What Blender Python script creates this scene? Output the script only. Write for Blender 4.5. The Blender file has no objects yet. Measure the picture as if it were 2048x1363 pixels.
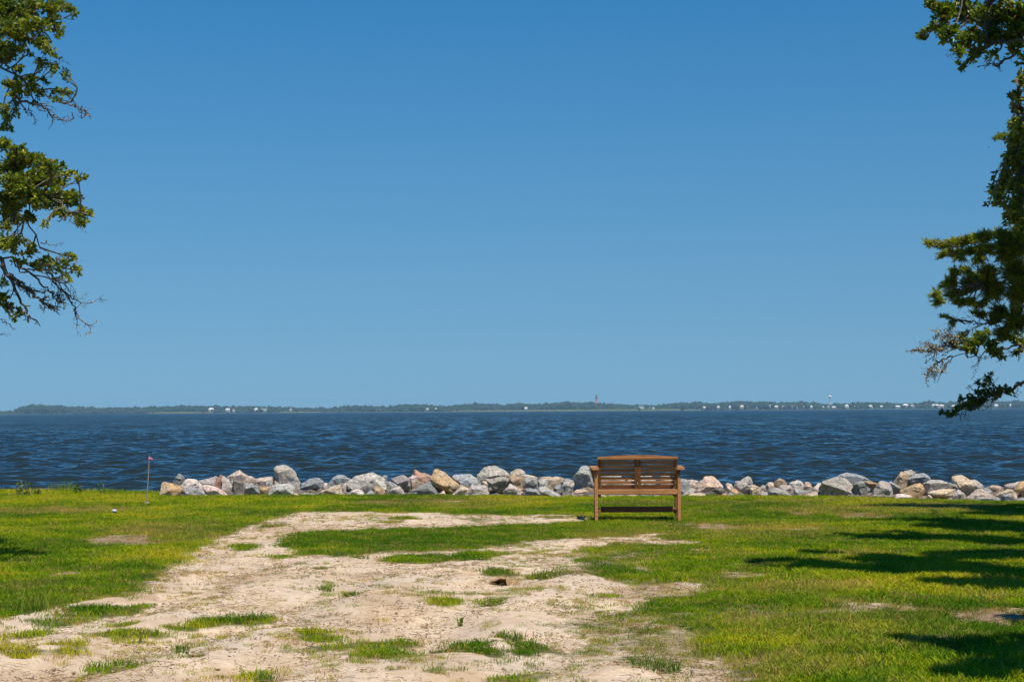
import bpy, bmesh, math, random
import numpy as np
from mathutils import Vector, Matrix, noise as mnoise

# ------------------------------------------------------------------ camera, sky, sun, exposure
scene = bpy.context.scene
col = scene.collection
F_PX = 3400.0            # focal length in pixels of a 2048 wide frame
EYE = 1.52
PITCH = math.atan(139.5 / F_PX)
ROLL = 0.00586
fw = Vector((0, math.cos(PITCH), math.sin(PITCH)))
r0 = Vector((1, 0, 0))
u0 = Vector((0, -math.sin(PITCH), math.cos(PITCH)))
rt = r0 * math.cos(ROLL) - u0 * math.sin(ROLL)
up = u0 * math.cos(ROLL) + r0 * math.sin(ROLL)
CAM = Vector((0, 0, EYE))
cam_data = bpy.data.cameras.new('camera')
cam = bpy.data.objects.new('camera', cam_data)
col.objects.link(cam)
cam.matrix_world = Matrix(((rt.x, up.x, -fw.x, CAM.x), (rt.y, up.y, -fw.y, CAM.y), (rt.z, up.z, -fw.z, CAM.z), (0, 0, 0, 1)))
cam_data.sensor_width = 36.0
cam_data.lens = F_PX / 2048 * 36.0
cam_data.clip_start = 0.1
cam_data.clip_end = 40000
scene.camera = cam

SUN_DIR = Vector((0.25, -0.50, 1.0)).normalized()        # towards the sun
SUN_EL = math.asin(SUN_DIR.z)
SUN_AZ = math.atan2(SUN_DIR.x, SUN_DIR.y)
world = bpy.data.worlds.new('World')
scene.world = world
world.use_nodes = True
wn = world.node_tree.nodes
wl = world.node_tree.links
for n in list(wn):
    wn.remove(n)
wo = wn.new('ShaderNodeOutputWorld')
bg = wn.new('ShaderNodeBackground')
sky = wn.new('ShaderNodeTexSky')
sky.sky_type = 'NISHITA'
sky.sun_disc = False
sky.sun_elevation = SUN_EL
sky.sun_rotation = SUN_AZ
sky.altitude = 0
sky.air_density = 1.0
sky.dust_density = 0.0
sky.ozone_density = 10.0
hsv = wn.new('ShaderNodeHueSaturation')
hsv.inputs['Saturation'].default_value = 1.28
# the sky of this day is flatter towards the horizon than the model's: look a little higher up, all round alike
wtc = wn.new('ShaderNodeTexCoord')
wsp = wn.new('ShaderNodeSeparateXYZ')
wcb = wn.new('ShaderNodeCombineXYZ')
wnm = wn.new('ShaderNodeVectorMath'); wnm.operation = 'NORMALIZE'
def wmath(op, a, b):
    n = wn.new('ShaderNodeMath'); n.operation = op
    for i, v in enumerate((a, b)):
        if isinstance(v, (int, float)): n.inputs[i].default_value = v
        else: wl.new(v, n.inputs[i])
    return n.outputs[0]
wl.new(wtc.outputs['Generated'], wsp.inputs[0])
wz = wmath('MAXIMUM', wsp.outputs['Z'], 0.0)
wz2 = wmath('ADD', wmath('MULTIPLY', wz, wmath('ADD', wmath('MULTIPLY', wz, 0.60), 0.31)), 0.078)
wl.new(wsp.outputs['X'], wcb.inputs['X']); wl.new(wsp.outputs['Y'], wcb.inputs['Y']); wl.new(wz2, wcb.inputs['Z'])
wl.new(wcb.outputs[0], wnm.inputs[0])
wl.new(wnm.outputs[0], sky.inputs['Vector'])
wl.new(sky.outputs[0], hsv.inputs['Color'])
wmx = wn.new('ShaderNodeMix'); wmx.data_type = 'RGBA'; wmx.blend_type = 'MULTIPLY'
wmx.inputs['Factor'].default_value = 1.0
wmx.inputs['B'].default_value = (1.13, 0.995, 0.92, 1)
wl.new(hsv.outputs[0], wmx.inputs['A'])
wl.new(wmx.outputs['Result'], bg.inputs['Color'])
bg.inputs['Strength'].default_value = 0.09
wl.new(bg.outputs[0], wo.inputs['Surface'])

sun_data = bpy.data.lights.new('sun', 'SUN')
sun_data.energy = 5.0
sun_data.angle = math.radians(0.53)
sun_data.color = (1.0, 0.93, 0.80)
sun = bpy.data.objects.new('sun', sun_data)
col.objects.link(sun)
sun.rotation_euler = (-SUN_DIR).to_track_quat('-Z', 'Y').to_euler()
sun.location = (10, -20, 40)

scene.view_settings.view_transform = 'Standard'
scene.view_settings.look = 'None'
scene.view_settings.exposure = 0.0
scene.view_settings.gamma = 1.0
scene.view_settings.use_curve_mapping = False
try:
    scene.cycles.max_bounces = 8
    scene.cycles.transparent_max_bounces = 8
    scene.cycles.volume_bounces = 1
except Exception:
    pass

rng = np.random.default_rng(7)
random.seed(7)

# ------------------------------------------------------------------ helpers
def ray(px, py):
    return fw * F_PX + rt * (px - 1024.0) - up * (py - 681.5)

def P(px, py, d):
    """the world point at distance d (along +Y) seen at a place of the 2048 px photo"""
    r = ray(px, py)
    return CAM + r * (d / r.y)

def hor(px):
    return 827.0 - 12.0 * px / 2048.0

def G(px, py, z=0.0):
    r = ray(px, py)
    return CAM + r * ((z - EYE) / r.z)

def smooth(a, b, x):
    t = np.clip((x - a) / (b - a), 0, 1)
    return t * t * (3 - 2 * t)

_H = np.random.default_rng(99).random((256, 256))
def vnoise(x, y):
    xi = np.floor(x).astype(int); yi = np.floor(y).astype(int)
    fx = x - xi; fy = y - yi
    fx = fx * fx * (3 - 2 * fx); fy = fy * fy * (3 - 2 * fy)
    a = _H[xi & 255, yi & 255]; b = _H[(xi + 1) & 255, yi & 255]
    c = _H[xi & 255, (yi + 1) & 255]; d = _H[(xi + 1) & 255, (yi + 1) & 255]
    return (a * (1 - fx) + b * fx) * (1 - fy) + (c * (1 - fx) + d * fx) * fy

def fbm(x, y, octs=4, s=0.0):
    v = np.zeros_like(np.asarray(x, float)); amp = 0.5; f = 1.0
    for o in range(octs):
        v = v + amp * vnoise(x * f + 17.3 * o + s, y * f + 9.1 * o - s)
        amp *= 0.5; f *= 2.03
    return v / (1 - 0.5 ** octs)

def link(o, parent=None):
    col.objects.link(o)
    if parent is not None:
        o.parent = parent
    return o

def mesh_obj(name, verts, faces, mat, parent=None, smooth_shade=False):
    me = bpy.data.meshes.new(name)
    me.from_pydata([tuple(v) for v in verts], [], faces)
    me.update()
    if mat is not None:
        me.materials.append(mat)
    if smooth_shade:
        me.shade_smooth()
    return link(bpy.data.objects.new(name, me), parent)

def np_mesh(name, V, Q, mat, parent=None, smooth_shade=False, nper=4):
    """fast mesh from numpy arrays: V (n,3), Q (m,nper)"""
    me = bpy.data.meshes.new(name)
    V = np.ascontiguousarray(V, np.float32); Q = np.ascontiguousarray(Q, np.int32)
    me.vertices.add(len(V)); me.vertices.foreach_set('co', V.ravel())
    me.loops.add(Q.size); me.loops.foreach_set('vertex_index', Q.ravel())
    me.polygons.add(len(Q))
    me.polygons.foreach_set('loop_start', np.arange(0, Q.size, nper, dtype=np.int32))
    me.polygons.foreach_set('loop_total', np.full(len(Q), nper, np.int32))
    me.update(calc_edges=True)
    me.validate()
    if mat is not None:
        me.materials.append(mat)
    if smooth_shade:
        me.shade_smooth()
    return link(bpy.data.objects.new(name, me), parent)

def empty(name, loc=(0, 0, 0), rz=0.0):
    o = bpy.data.objects.new(name, None)
    o.empty_display_size = 0.2
    o.location = loc
    o.rotation_euler = (0, 0, rz)
    return link(o)

def tag(o, label=None, cat=None, group=None, kind=None):
    if label: o['label'] = label
    if cat: o['category'] = cat
    if group: o['group'] = group
    if kind: o['kind'] = kind
    return o

def grid_quads(ny, nx):
    i = np.arange(ny * nx).reshape(ny, nx)
    return np.stack([i[:-1, :-1], i[:-1, 1:], i[1:, 1:], i[1:, :-1]], -1).reshape(-1, 4)

# ------------------------------------------------------------------ materials
class NT:
    def __init__(self, name):
        self.m = bpy.data.materials.new(name)
        self.m.use_nodes = True
        self.t = self.m.node_tree
        self.b = self.t.nodes['Principled BSDF']
        self.out = self.t.nodes['Material Output']
    def n(self, typ, **kw):
        nd = self.t.nodes.new(typ)
        for k, v in kw.items():
            setattr(nd, k, v)
        return nd
    def l(self, a, b):
        self.t.links.new(a, b)
    def set(self, **kw):
        for k, v in kw.items():
            self.b.inputs[k.replace('_', ' ')].default_value = v
    def noise(self, scale, detail=4, rough=0.55, vec=None, dist=0.0):
        nd = self.n('ShaderNodeTexNoise')
        nd.inputs['Scale'].default_value = scale
        nd.inputs['Detail'].default_value = detail
        nd.inputs['Roughness'].default_value = rough
        nd.inputs['Distortion'].default_value = dist
        if vec is not None:
            self.l(vec, nd.inputs['Vector'])
        return nd.outputs['Fac']
    def ramp(self, fac, stops):
        nd = self.n('ShaderNodeValToRGB')
        cr = nd.color_ramp
        while len(cr.elements) < len(stops):
            cr.elements.new(0.5)
        for e, (p, c) in zip(cr.elements, stops):
            e.position = p
            e.color = (*c, 1) if len(c) == 3 else c
        self.l(fac, nd.inputs['Fac'])
        return nd.outputs['Color']
    def mix(self, fac, a, b, mode='MIX'):
        nd = self.n('ShaderNodeMix', data_type='RGBA', blend_type=mode)
        for s, v in ((nd.inputs['Factor'], fac), (nd.inputs['A'], a), (nd.inputs['B'], b)):
            if hasattr(v, 'is_output'):
                self.l(v, s)
            elif isinstance(v, (int, float)):
                s.default_value = v
            else:
                s.default_value = (*v, 1)
        return nd.outputs['Result']
    def math(self, op, a, b=None, c=None):
        nd = self.n('ShaderNodeMath', operation=op)
        for i, v in enumerate((a, b, c)):
            if v is None: continue
            if hasattr(v, 'is_output'): self.l(v, nd.inputs[i])
            else: nd.inputs[i].default_value = v
        return nd.outputs[0]
    def bump(self, h, strength=0.5, dist=0.02, normal=None):
        nd = self.n('ShaderNodeBump')
        nd.inputs['Strength'].default_value = strength
        nd.inputs['Distance'].default_value = dist
        self.l(h, nd.inputs['Height'])
        if normal is not None: self.l(normal, nd.inputs['Normal'])
        self.l(nd.outputs[0], self.b.inputs['Normal'])
        return nd.outputs[0]
    def coord(self, which='Object'):
        return self.n('ShaderNodeTexCoord').outputs[which]
    def attr(self, name, typ='GEOMETRY', out='Fac'):
        nd = self.n('ShaderNodeAttribute', attribute_name=name)
        nd.attribute_type = typ
        return nd.outputs[out]
    def mapped(self, vec, scale=(1, 1, 1), rot=(0, 0, 0)):
        nd = self.n('ShaderNodeMapping')
        nd.inputs['Scale'].default_value = scale
        nd.inputs['Rotation'].default_value = rot
        self.l(vec, nd.inputs['Vector'])
        return nd.outputs[0]
    def color(self, c):
        self.l(c, self.b.inputs['Base Color'])

def plain(name, c, rough=0.7, var=0.15, scale=8.0, metal=0.0):
    t = NT(name)
    f = t.noise(scale, 4, 0.6, t.coord())
    a = tuple(x * (1 - var) for x in c); b = tuple(min(1, x * (1 + var)) for x in c)
    t.color(t.ramp(f, [(0.3, a), (0.7, b)]))
    t.set(Roughness=rough, Metallic=metal)
    return t.m

def rock_mat(name, base, stain, dark, stain_amt=0.5, speck=0.6):
    t = NT(name)
    oi = t.n('ShaderNodeObjectInfo')
    co = t.coord()
    va = t.n('ShaderNodeVectorMath', operation='ADD')
    sc = t.n('ShaderNodeVectorMath', operation='SCALE')
    cm = t.n('ShaderNodeCombineXYZ')
    for i in range(3): t.l(oi.outputs['Random'], cm.inputs[i])
    t.l(cm.outputs[0], sc.inputs[0]); sc.inputs['Scale'].default_value = 37.0
    t.l(co, va.inputs[0]); t.l(sc.outputs[0], va.inputs[1])
    v = va.outputs[0]
    big = t.noise(3.2, 4, 0.6, v, 0.6)
    mid = t.noise(14, 5, 0.7, v)
    fine = t.noise(70, 3, 0.7, v)
    c = t.ramp(mid, [(0.3, tuple(x * 0.62 for x in base)), (0.52, base), (0.75, tuple(min(1, x * 1.35) for x in base))])
    c = t.mix(t.ramp(big, [(0.5 - 0.1, (0, 0, 0)), (0.5 + 0.12, (stain_amt,) * 3)]), c, stain)
    c = t.mix(t.ramp(fine, [(0.36, (speck,) * 3), (0.46, (0, 0, 0))]), c, dark)
    c = t.mix(t.ramp(fine, [(0.56, (0, 0, 0)), (0.68, (speck * 0.7,) * 3)]), c, (0.62, 0.59, 0.55))
    # bedding veins
    w = t.noise(5.0, 3, 0.5, t.mapped(v, (1, 1, 4.5), (0.5, 0.6, 0)), 1.0)
    c = t.mix(t.ramp(w, [(0.47, (0, 0, 0)), (0.5, (0.35,) * 3), (0.53, (0, 0, 0))]), c, (0.6, 0.56, 0.5))
    vo = t.n('ShaderNodeTexVoronoi', feature='DISTANCE_TO_EDGE')
    vo.inputs['Scale'].default_value = 3.4
    wv = t.n('ShaderNodeVectorMath', operation='ADD')
    nzc = t.n('ShaderNodeTexNoise'); nzc.inputs['Scale'].default_value = 5.0; nzc.inputs['Detail'].default_value = 4
    t.l(v, nzc.inputs['Vector']); t.l(v, wv.inputs[0]); t.l(nzc.outputs['Color'], wv.inputs[1]); t.l(wv.outputs[0], vo.inputs['Vector'])
    crack = t.ramp(vo.outputs['Distance'], [(0.0, (0.75,) * 3), (0.022, (0, 0, 0))])
    c = t.mix(crack, c, tuple(x * .7 for x in dark))
    blot = t.noise(6.5, 5, 0.7, v, 0.8)
    c = t.mix(t.ramp(blot, [(0.56, (0, 0, 0)), (0.66, (0.5,) * 3)]), c, tuple(x * .45 for x in base))
    hv = t.n('ShaderNodeHueSaturation')
    t.l(t.math('MULTIPLY_ADD', oi.outputs['Random'], 0.45, 1.08), hv.inputs['Value'])
    t.l(c, hv.inputs['Color'])
    t.color(hv.outputs[0])
    h = t.math('SUBTRACT', t.math('ADD', t.math('MULTIPLY', mid, 0.8), t.math('MULTIPLY', fine, 0.4)), t.math('MULTIPLY', crack, 0.5))
    t.bump(h, 1.0, 0.045)
    t.set(Roughness=0.85)
    return t.m

def wood_mat(name, a, b, c3):
    t = NT(name)
    co = t.coord()
    oi = t.n('ShaderNodeObjectInfo')
    va = t.n('ShaderNodeVectorMath', operation='ADD')
    cm = t.n('ShaderNodeCombineXYZ')
    t.l(t.math('MULTIPLY', oi.outputs['Random'], 31.0), cm.inputs[0]); t.l(t.math('MULTIPLY', oi.outputs['Random'], 17.0), cm.inputs[2])
    t.l(co, va.inputs[0]); t.l(cm.outputs[0], va.inputs[1])
    g = t.noise(6, 5, 0.65, t.mapped(va.outputs[0], (1.2, 14, 14)), 0.4)
    g2 = t.noise(3, 3, 0.6, va.outputs[0])
    c = t.ramp(g, [(0.3, a), (0.5, b), (0.72, c3)])
    c = t.mix(t.ramp(g2, [(0.45, (0, 0, 0)), (0.7, (0.5,) * 3)]), c, a)
    hv = t.n('ShaderNodeHueSaturation')
    t.l(t.math('MULTIPLY_ADD', oi.outputs['Random'], 0.35, 0.85), hv.inputs['Value'])
    t.l(c, hv.inputs['Color'])
    t.color(hv.outputs[0])
    t.bump(g, 0.35, 0.004)
    t.set(Roughness=0.6)
    return t.m

def leaf_mat(name, dark, mid, light, rust, transl=0.3, rough=0.42):
    t = NT(name)
    a = t.attr('tint')
    c = t.ramp(a, [(0.0, dark), (0.45, mid), (0.93, light), (0.97, rust)])
    t.color(c)
    t.set(Roughness=rough)
    t.b.inputs['Specular IOR Level'].default_value = 0.4
    tr = t.n('ShaderNodeBsdfTranslucent')
    t.l(t.mix(1.0, c, (1.0, 1.15, 0.45), 'MULTIPLY'), tr.inputs['Color'])
    mx = t.n('ShaderNodeMixShader')
    mx.inputs[0].default_value = transl
    t.l(t.b.outputs[0], mx.inputs[1]); t.l(tr.outputs[0], mx.inputs[2])
    t.l(mx.outputs[0], t.out.inputs['Surface'])
    return t.m
# ------------------------------------------------------------------ lie of the land
SHORE_PX = [-900, 0, 120, 250, 300, 330, 600, 800, 1000, 1100, 1300, 1500, 1700, 1850, 2000, 2300, 3000]
SHORE_PY = [990, 986, 985, 986, 990, 993, 992, 991, 992, 996, 993, 993, 997, 1001, 1004, 1009, 1020]
_sp = [G(a, b) for a, b in zip(SHORE_PX, SHORE_PY)]
_sx = np.array([p.x for p in _sp]); _sy = np.array([p.y for p in _sp])
WATER_Z = -0.62

def shore_y(x):
    return np.interp(x, _sx, _sy)

def poly_world(pts):
    return np.array([(G(a, b).x, G(a, b).y) for a, b in pts])

def inside(poly, x, y):
    r = np.zeros(x.shape, bool)
    n = len(poly)
    for i in range(n):
        x1, y1 = poly[i]; x2, y2 = poly[(i + 1) % n]
        if y1 == y2: continue
        c = ((y1 > y) != (y2 > y)) & (x < (x2 - x1) * (y - y1) / (y2 - y1) + x1)
        r ^= c
    return r

SAND_POLYS = [poly_world(p) for p in [
    [(-700, 1290), (-200, 1255), (0, 1238), (150, 1212), (285, 1190), (320, 1150), (350, 1112), (430, 1078), (500, 1052), (560, 1032), (610, 1025), (720, 1023),
     (900, 1030), (1160, 1030), (1185, 1044), (1050, 1052), (860, 1056), (700, 1060), (590, 1066), (560, 1088), (620, 1106), (760, 1108), (880, 1100),
     (960, 1085), (1150, 1078), (1300, 1070), (1340, 1078), (1240, 1088), (1150, 1108), (1180, 1150), (1255, 1166), (1400, 1166), (1430, 1184), (1290, 1200),
     (1235, 1236), (1230, 1260), (1262, 1300), (1230, 1322), (1330, 1336), (1500, 1338), (1500, 1375), (1460, 1480), (1500, 1800), (-900, 1800)],
    [(150, 1078), (260, 1068), (420, 1064), (470, 1070), (400, 1082), (300, 1090), (190, 1086)],
]]
# px ellipses: centre, radii, strength.  grass inside the sand
GRASS_E = [(800, 1082, 230, 15, 1), (1000, 1072, 170, 10, 1), (640, 1085, 80, 12, 1), (700, 1098, 90, 9, .9), (870, 1116, 100, 9, 1), (960, 1110, 60, 6, .8),
           (985, 1143, 38, 7, .8), (1100, 1151, 48, 9, 1), (400, 1247, 42, 8, .9), (485, 1236, 55, 7, 1), (430, 1243, 60, 6, .6),
           (250, 1272, 75, 9, .8), (300, 1270, 40, 12, .5), (30, 1274, 32, 7, .9), (20, 1308, 55, 11, .9), (130, 1302, 65, 8, .7), (235, 1256, 30, 5, .8),
           (235, 1330, 42, 8, 1), (195, 1328, 14, 7, 1), (365, 1315, 16, 6, 1), (640, 1273, 70, 6, .8), (700, 1293, 70, 8, .7), (800, 1302, 60, 11, .9),
           (930, 1306, 66, 12, 1), (1060, 1294, 60, 9, .9), (890, 1202, 50, 5, .8), (705, 1190, 26, 4, 1), (760, 1190, 30, 3, .7), (1000, 1206, 24, 5, 1),
           (1000, 1232, 30, 5, .9), (1100, 1233, 22, 4, .6), (1025, 1278, 21, 7, 1), (1290, 1250, 45, 10, 1), (1285, 1230, 40, 8, .8), (1290, 1280, 50, 10, .8),
           (1310, 1336, 36, 14, 1), (652, 1174, 13, 5, 1), (640, 1136, 25, 4, .8), (720, 1113, 18, 5, .9), (680, 1112, 12, 5, 1), (900, 1346, 40, 6, .6), (1060, 1346, 90, 8, .7),
           (530, 1360, 16, 6, 1), (340, 1075, 50, 8, .8), (400, 1072, 55, 7, .9), (500, 1092, 35, 5, .8), (560, 1110, 35, 4, .7), (540, 1056, 30, 5, .6), (760, 1180, 200, 3, .4), (960, 1182, 190, 4, .5),
           (330, 1118, 50, 4, .5), (1150, 1300, 80, 10, .6), (110, 1243, 60, 6, .7), (190, 1222, 70, 7, .8), (270, 1212, 40, 5, .7), (1210, 1190, 40, 6, .6), (1180, 1215, 30, 5, .5),
           (1180, 1250, 90, 60, .38), (1100, 1310, 170, 30, .4), (850, 1320, 220, 22, .32), (650, 1290, 150, 22, .3), (300, 1290, 220, 30, .25), (1000, 1190, 250, 14, .28), (1100, 1130, 120, 25, .3), (420, 1160, 120, 30, .22), (1050, 1100, 160, 14, .35), (700, 1035, 120, 7, .25),
           (810, 1036, 30, 3, .7), (780, 1044, 25, 3, .6), (960, 1040, 40, 3, .6), (1110, 1036, 40, 4, .6), (820, 1330, 60, 6, .5), (600, 1300, 40, 5, .5)]
# bare or thin patches in the lawn (cx, cy, rx, ry, strength, brown)
BARE_E = [(1290, 1270, 110, 60, .45, .1), (1330, 1180, 110, 18, .4, .15), (1240, 1115, 80, 22, .35, .1), (1380, 1330, 140, 24, .5, .15), (1500, 1230, 120, 20, .3, .3), (330, 1165, 50, 30, .4, .2), (1340, 1086, 100, 5, .85, .3), (1300, 1069, 70, 4, .7, .3), (1410, 1100, 50, 4, .8, .4), (1450, 1054, 100, 5, .6, .6), (1400, 1047, 60, 3, .7, .4), (1270, 1135, 26, 5, .9, .2),
          (1975, 1238, 75, 17, .75, .8), (1990, 1200, 50, 8, .5, .8), (1610, 1028, 45, 4, .7, .9), (1720, 1032, 60, 6, .6, .8), (890, 1003, 60, 4, .5, .3), (750, 1004, 70, 4, .5, .3),
          (1490, 1151, 60, 6, .5, .5), (1540, 1272, 30, 4, .5, .2), (1500, 1320, 70, 10, .4, .4), (1440, 1060, 40, 4, .6, .3), (130, 1150, 25, 3, .8, .9), (1870, 1195, 50, 8, .4, .6), (1720, 1170, 90, 6, .35, .5),
          (1420, 1275, 40, 4, .5, .3), (1350, 1230, 60, 6, .4, .3), (1850, 1013, 150, 6, .4, .9), (270, 1064, 120, 6, .3, .5), (1840, 1295, 70, 5, .6, .9), (930, 1014, 80, 4, .3, .4)]
# dry, yellow or rusty tinge (no change in cover)
DRY_E = [(120, 1022, 190, 6, .7), (330, 1055, 130, 10, .5), (1500, 1060, 200, 20, .4), (1600, 1180, 160, 14, .5), (1760, 1020, 250, 10, .5), (1650, 1250, 260, 40, .25), (900, 1005, 200, 10, .4),
         (420, 1145, 90, 30, .6), (1550, 1330, 200, 30, .35), (1350, 1300, 90, 30, .5), (1250, 1075, 120, 20, .4), (1500, 1005, 400, 4, .4), (70, 1170, 60, 14, .3)]

def ell(cx, cy, rx, ry, x, y):
    c = G(cx, cy)
    ax = rx * c.y / F_PX
    ay = ry * c.y * c.y / (EYE * F_PX)
    return 1.0 - ((x - c.x) / ax) ** 2 - ((y - c.y) / ay) ** 2

def cover(x, y):
    """sand cover, brownness and dryness of the ground at world points"""
    sand = np.zeros(x.shape)
    warps = ((0.35, 1.5), (0.5, 1.1), (0.7, 0.75), (1.1, 0.45), (1.9, 0.5), (3.3, 0.32), (6.0, 0.25), (11.0, 0.2), (17., .16))
    for k, (f, a) in enumerate(warps):
        wx = x + (fbm(x * f, y * f, 3, 3.1 * k) - .5) * a * 2.2
        wy = y + (fbm(x * f + 40, y * f + 11, 3, 1.7 * k) - .5) * a * 4.5
        r = np.zeros(x.shape)
        for p in SAND_POLYS:
            r = np.maximum(r, inside(p, wx, wy).astype(float))
        sand += r / len(warps)
    wx = x + (fbm(x * 3, y * 3, 4, 5.0) - .5) * .45
    wy = y + (fbm(x * 3, y * 3, 4, 8.0) - .5) * .9
    g = np.zeros(x.shape)
    for (cx, cy, rx, ry, s) in GRASS_E:
        g = np.maximum(g, s * smooth(-0.25, 0.55, ell(cx, cy, rx * 1.05, ry * 1.1, wx, wy)))
    sand = sand * (1 - g)
    brown = np.zeros(x.shape)
    for (cx, cy, rx, ry, s, b) in BARE_E:
        e = smooth(-0.3, 0.6, ell(cx, cy, rx, ry, wx, wy))
        sand = np.maximum(sand, s * e * (0.6 + 0.8 * fbm(x * 6, y * 6, 2, 2.0)).clip(0, 1))
        brown = np.maximum(brown, b * e)
    brown = np.maximum(brown, 0.75 * inside(SAND_POLYS[1], wx, wy))
    dry = np.zeros(x.shape)
    for (cx, cy, rx, ry, s) in DRY_E:
        dry = np.maximum(dry, s * smooth(-0.5, 0.8, ell(cx, cy, rx, ry, wx, wy)))
    # thin, worn places all over the lawn
    thin = smooth(.60, .76, fbm(x * .8, y * 1.5, 4, 13.0)) * (.25 + .5 * smooth(-1, 3, x))
    sand = np.maximum(sand, .62 * thin * (y < 29)); dry = np.maximum(dry, .5 * thin)
    return np.clip(sand, 0, 1), brown, dry

def ground_z(x, y, sand=None):
    z = 0.05 * (fbm(x * 0.35, y * 0.35, 3, 4.0) - .5)
    if sand is not None:
        # soft mounds and old wheel ruts that run from the foreground to the bench
        m = (fbm(x * 1.6, y * 0.9, 4, 6.0) - .5) * 0.10
        rut = np.sin((x * 0.92 - (y - 12) * 0.20 + 0.9 * fbm(x * .5, y * .5, 2)) * 5.2) * 0.022
        clod = (fbm(x * 7, y * 7, 3, 1.0) - .5) * 0.035
        z = z + sand * (m + 1.9 * rut * smooth(21, 15, y) + clod - 0.012)
    e = y - (shore_y(x) + 0.35 + 0.25 * (fbm(x * 1.3, y * 0, 2) - .5))
    z = z - 1.5 * smooth(0, 3.2, e) - np.clip(e - 2.2, 0, 40) * 0.05
    return z

def gz(x, y):
    a = np.array([float(x)]); b = np.array([float(y)])
    s, _, _ = cover(a, b)
    return float(ground_z(a, b, s)[0])

t = NT('ground_soil')
co = t.coord()
sandA = t.attr('sand'); brownA = t.attr('brown')
n1 = t.noise(0.9, 5, 0.6, co); n2 = t.noise(9, 5, 0.65, co); n3 = t.noise(60, 4, 0.7, co)
sandc = t.ramp(n2, [(0.25, (0.58, 0.405, 0.255)), (0.5, (0.76, 0.575, 0.40)), (0.75, (0.86, 0.71, 0.54))])
sandc = t.mix(t.ramp(n1, [(0.4, (0, 0, 0)), (0.65, (0.55,) * 3)]), sandc, (0.54, 0.455, 0.38))
sandc = t.mix(t.ramp(n3, [(0.30, (0.5,) * 3), (0.40, (0, 0, 0))]), sandc, (0.26, 0.17, 0.10))
dmp = t.noise(1.3, 5, 0.62, t.mapped(co, (1.0, .45, 1), (0, 0, -.2)), .8)
sandc = t.mix(t.ramp(dmp, [(0.48, (0, 0, 0)), (0.62, (0.6,) * 3)]), sandc, (0.47, 0.32, 0.19))
straw = t.noise(26, 4, 0.7, t.mapped(co, (1, 2.4, 1), (0, 0, 0.5)), 1.2)
sandc = t.mix(t.ramp(straw, [(0.58, (0, 0, 0)), (0.68, (0.55,) * 3)]), sandc, (0.37, 0.25, 0.13))
brownc = t.ramp(n2, [(0.25, (0.12, 0.07, 0.04)), (0.7, (0.30, 0.19, 0.115))])
thatch = t.ramp(n3, [(0.3, (0.05, 0.06, 0.012)), (0.7, (0.20, 0.17, 0.055))])
c = t.mix(t.ramp(t.math('ADD', sandA, t.math('MULTIPLY', t.math('SUBTRACT', n2, 0.5), 0.5)), [(0.25, (0, 0, 0)), (0.6, (1, 1, 1))]), thatch, t.mix(brownA, sandc, brownc))
t.color(c)
h = t.math('ADD', t.math('MULTIPLY', n2, 0.8), t.math('ADD', t.math('MULTIPLY', n3, 0.35), t.math('MULTIPLY', straw, 0.3)))
t.bump(h, 0.8, 0.035)
t.set(Roughness=0.95)
M_SOIL = t.m

ys = np.concatenate([np.linspace(-60, 6.5, 12)[:-1], np.linspace(6.5, 16, 240)[:-1], np.linspace(16, 33.5, 270)[:-1], np.linspace(33.5, 60, 20)])
xs = np.concatenate([np.linspace(-160, -15, 10)[:-1], np.linspace(-15, -9.5, 40)[:-1], np.linspace(-9.5, 9.5, 330)[:-1], np.linspace(9.5, 15, 40)[:-1], np.linspace(15, 160, 10)])
GX, GY = np.meshgrid(xs, ys)
gs, gb, gd = cover(GX, GY)
GZ = ground_z(GX, GY, gs)
ground = np_mesh('ground', np.stack([GX, GY, GZ], -1).reshape(-1, 3), grid_quads(len(ys), len(xs)), M_SOIL, smooth_shade=True)
for nm, arr in (('sand', gs), ('brown', gb)):
    a = ground.data.attributes.new(nm, 'FLOAT', 'POINT')
    a.data.foreach_set('value', arr.ravel().astype(np.float32))
tag(ground, 'sandy lawn ground sloping into the water at the shore', kind='structure')

# ------------------------------------------------------------------ water: wind chop as real waves
t = NT('water_surface')
co = t.coord()
def slope_noise(scale, vec):
    nd = t.n('ShaderNodeTexNoise')
    nd.inputs['Scale'].default_value = scale; nd.inputs['Detail'].default_value = 3; nd.inputs['Roughness'].default_value = 0.6
    t.l(vec, nd.inputs['Vector'])
    sb = t.n('ShaderNodeVectorMath', operation='SUBTRACT'); sb.inputs[1].default_value = (.5, .5, .5)
    t.l(nd.outputs['Color'], sb.inputs[0])
    return sb.outputs[0]
def vscale(v, k):
    nd = t.n('ShaderNodeVectorMath', operation='MULTIPLY'); nd.inputs[1].default_value = k
    t.l(v, nd.inputs[0]); return nd.outputs[0]
def vadd(a_, b_):
    nd = t.n('ShaderNodeVectorMath', operation='ADD'); t.l(a_, nd.inputs[0]); t.l(b_, nd.inputs[1]); return nd.outputs[0]
s1 = slope_noise(2.2, t.mapped(co, (0.55, 1.3, 1.0), (0, 0, 0.25)))
s2 = slope_noise(0.55, t.mapped(co, (0.5, 1.3, 1.0), (0, 0, -0.2)))
geo = t.n('ShaderNodeNewGeometry')
def toward_shore(v):                                     # wave faces lean to the lee shore
    ab = t.n('ShaderNodeVectorMath', operation='ABSOLUTE'); t.l(v, ab.inputs[0])
    sp = t.n('ShaderNodeSeparateXYZ'); t.l(v, sp.inputs[0])
    sa = t.n('ShaderNodeSeparateXYZ'); t.l(ab.outputs[0], sa.inputs[0])
    cb = t.n('ShaderNodeCombineXYZ'); t.l(sp.outputs[0], cb.inputs[0]); t.l(t.math('MULTIPLY', sa.outputs[1], -1.0), cb.inputs[1])
    return cb.outputs[0]
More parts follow.
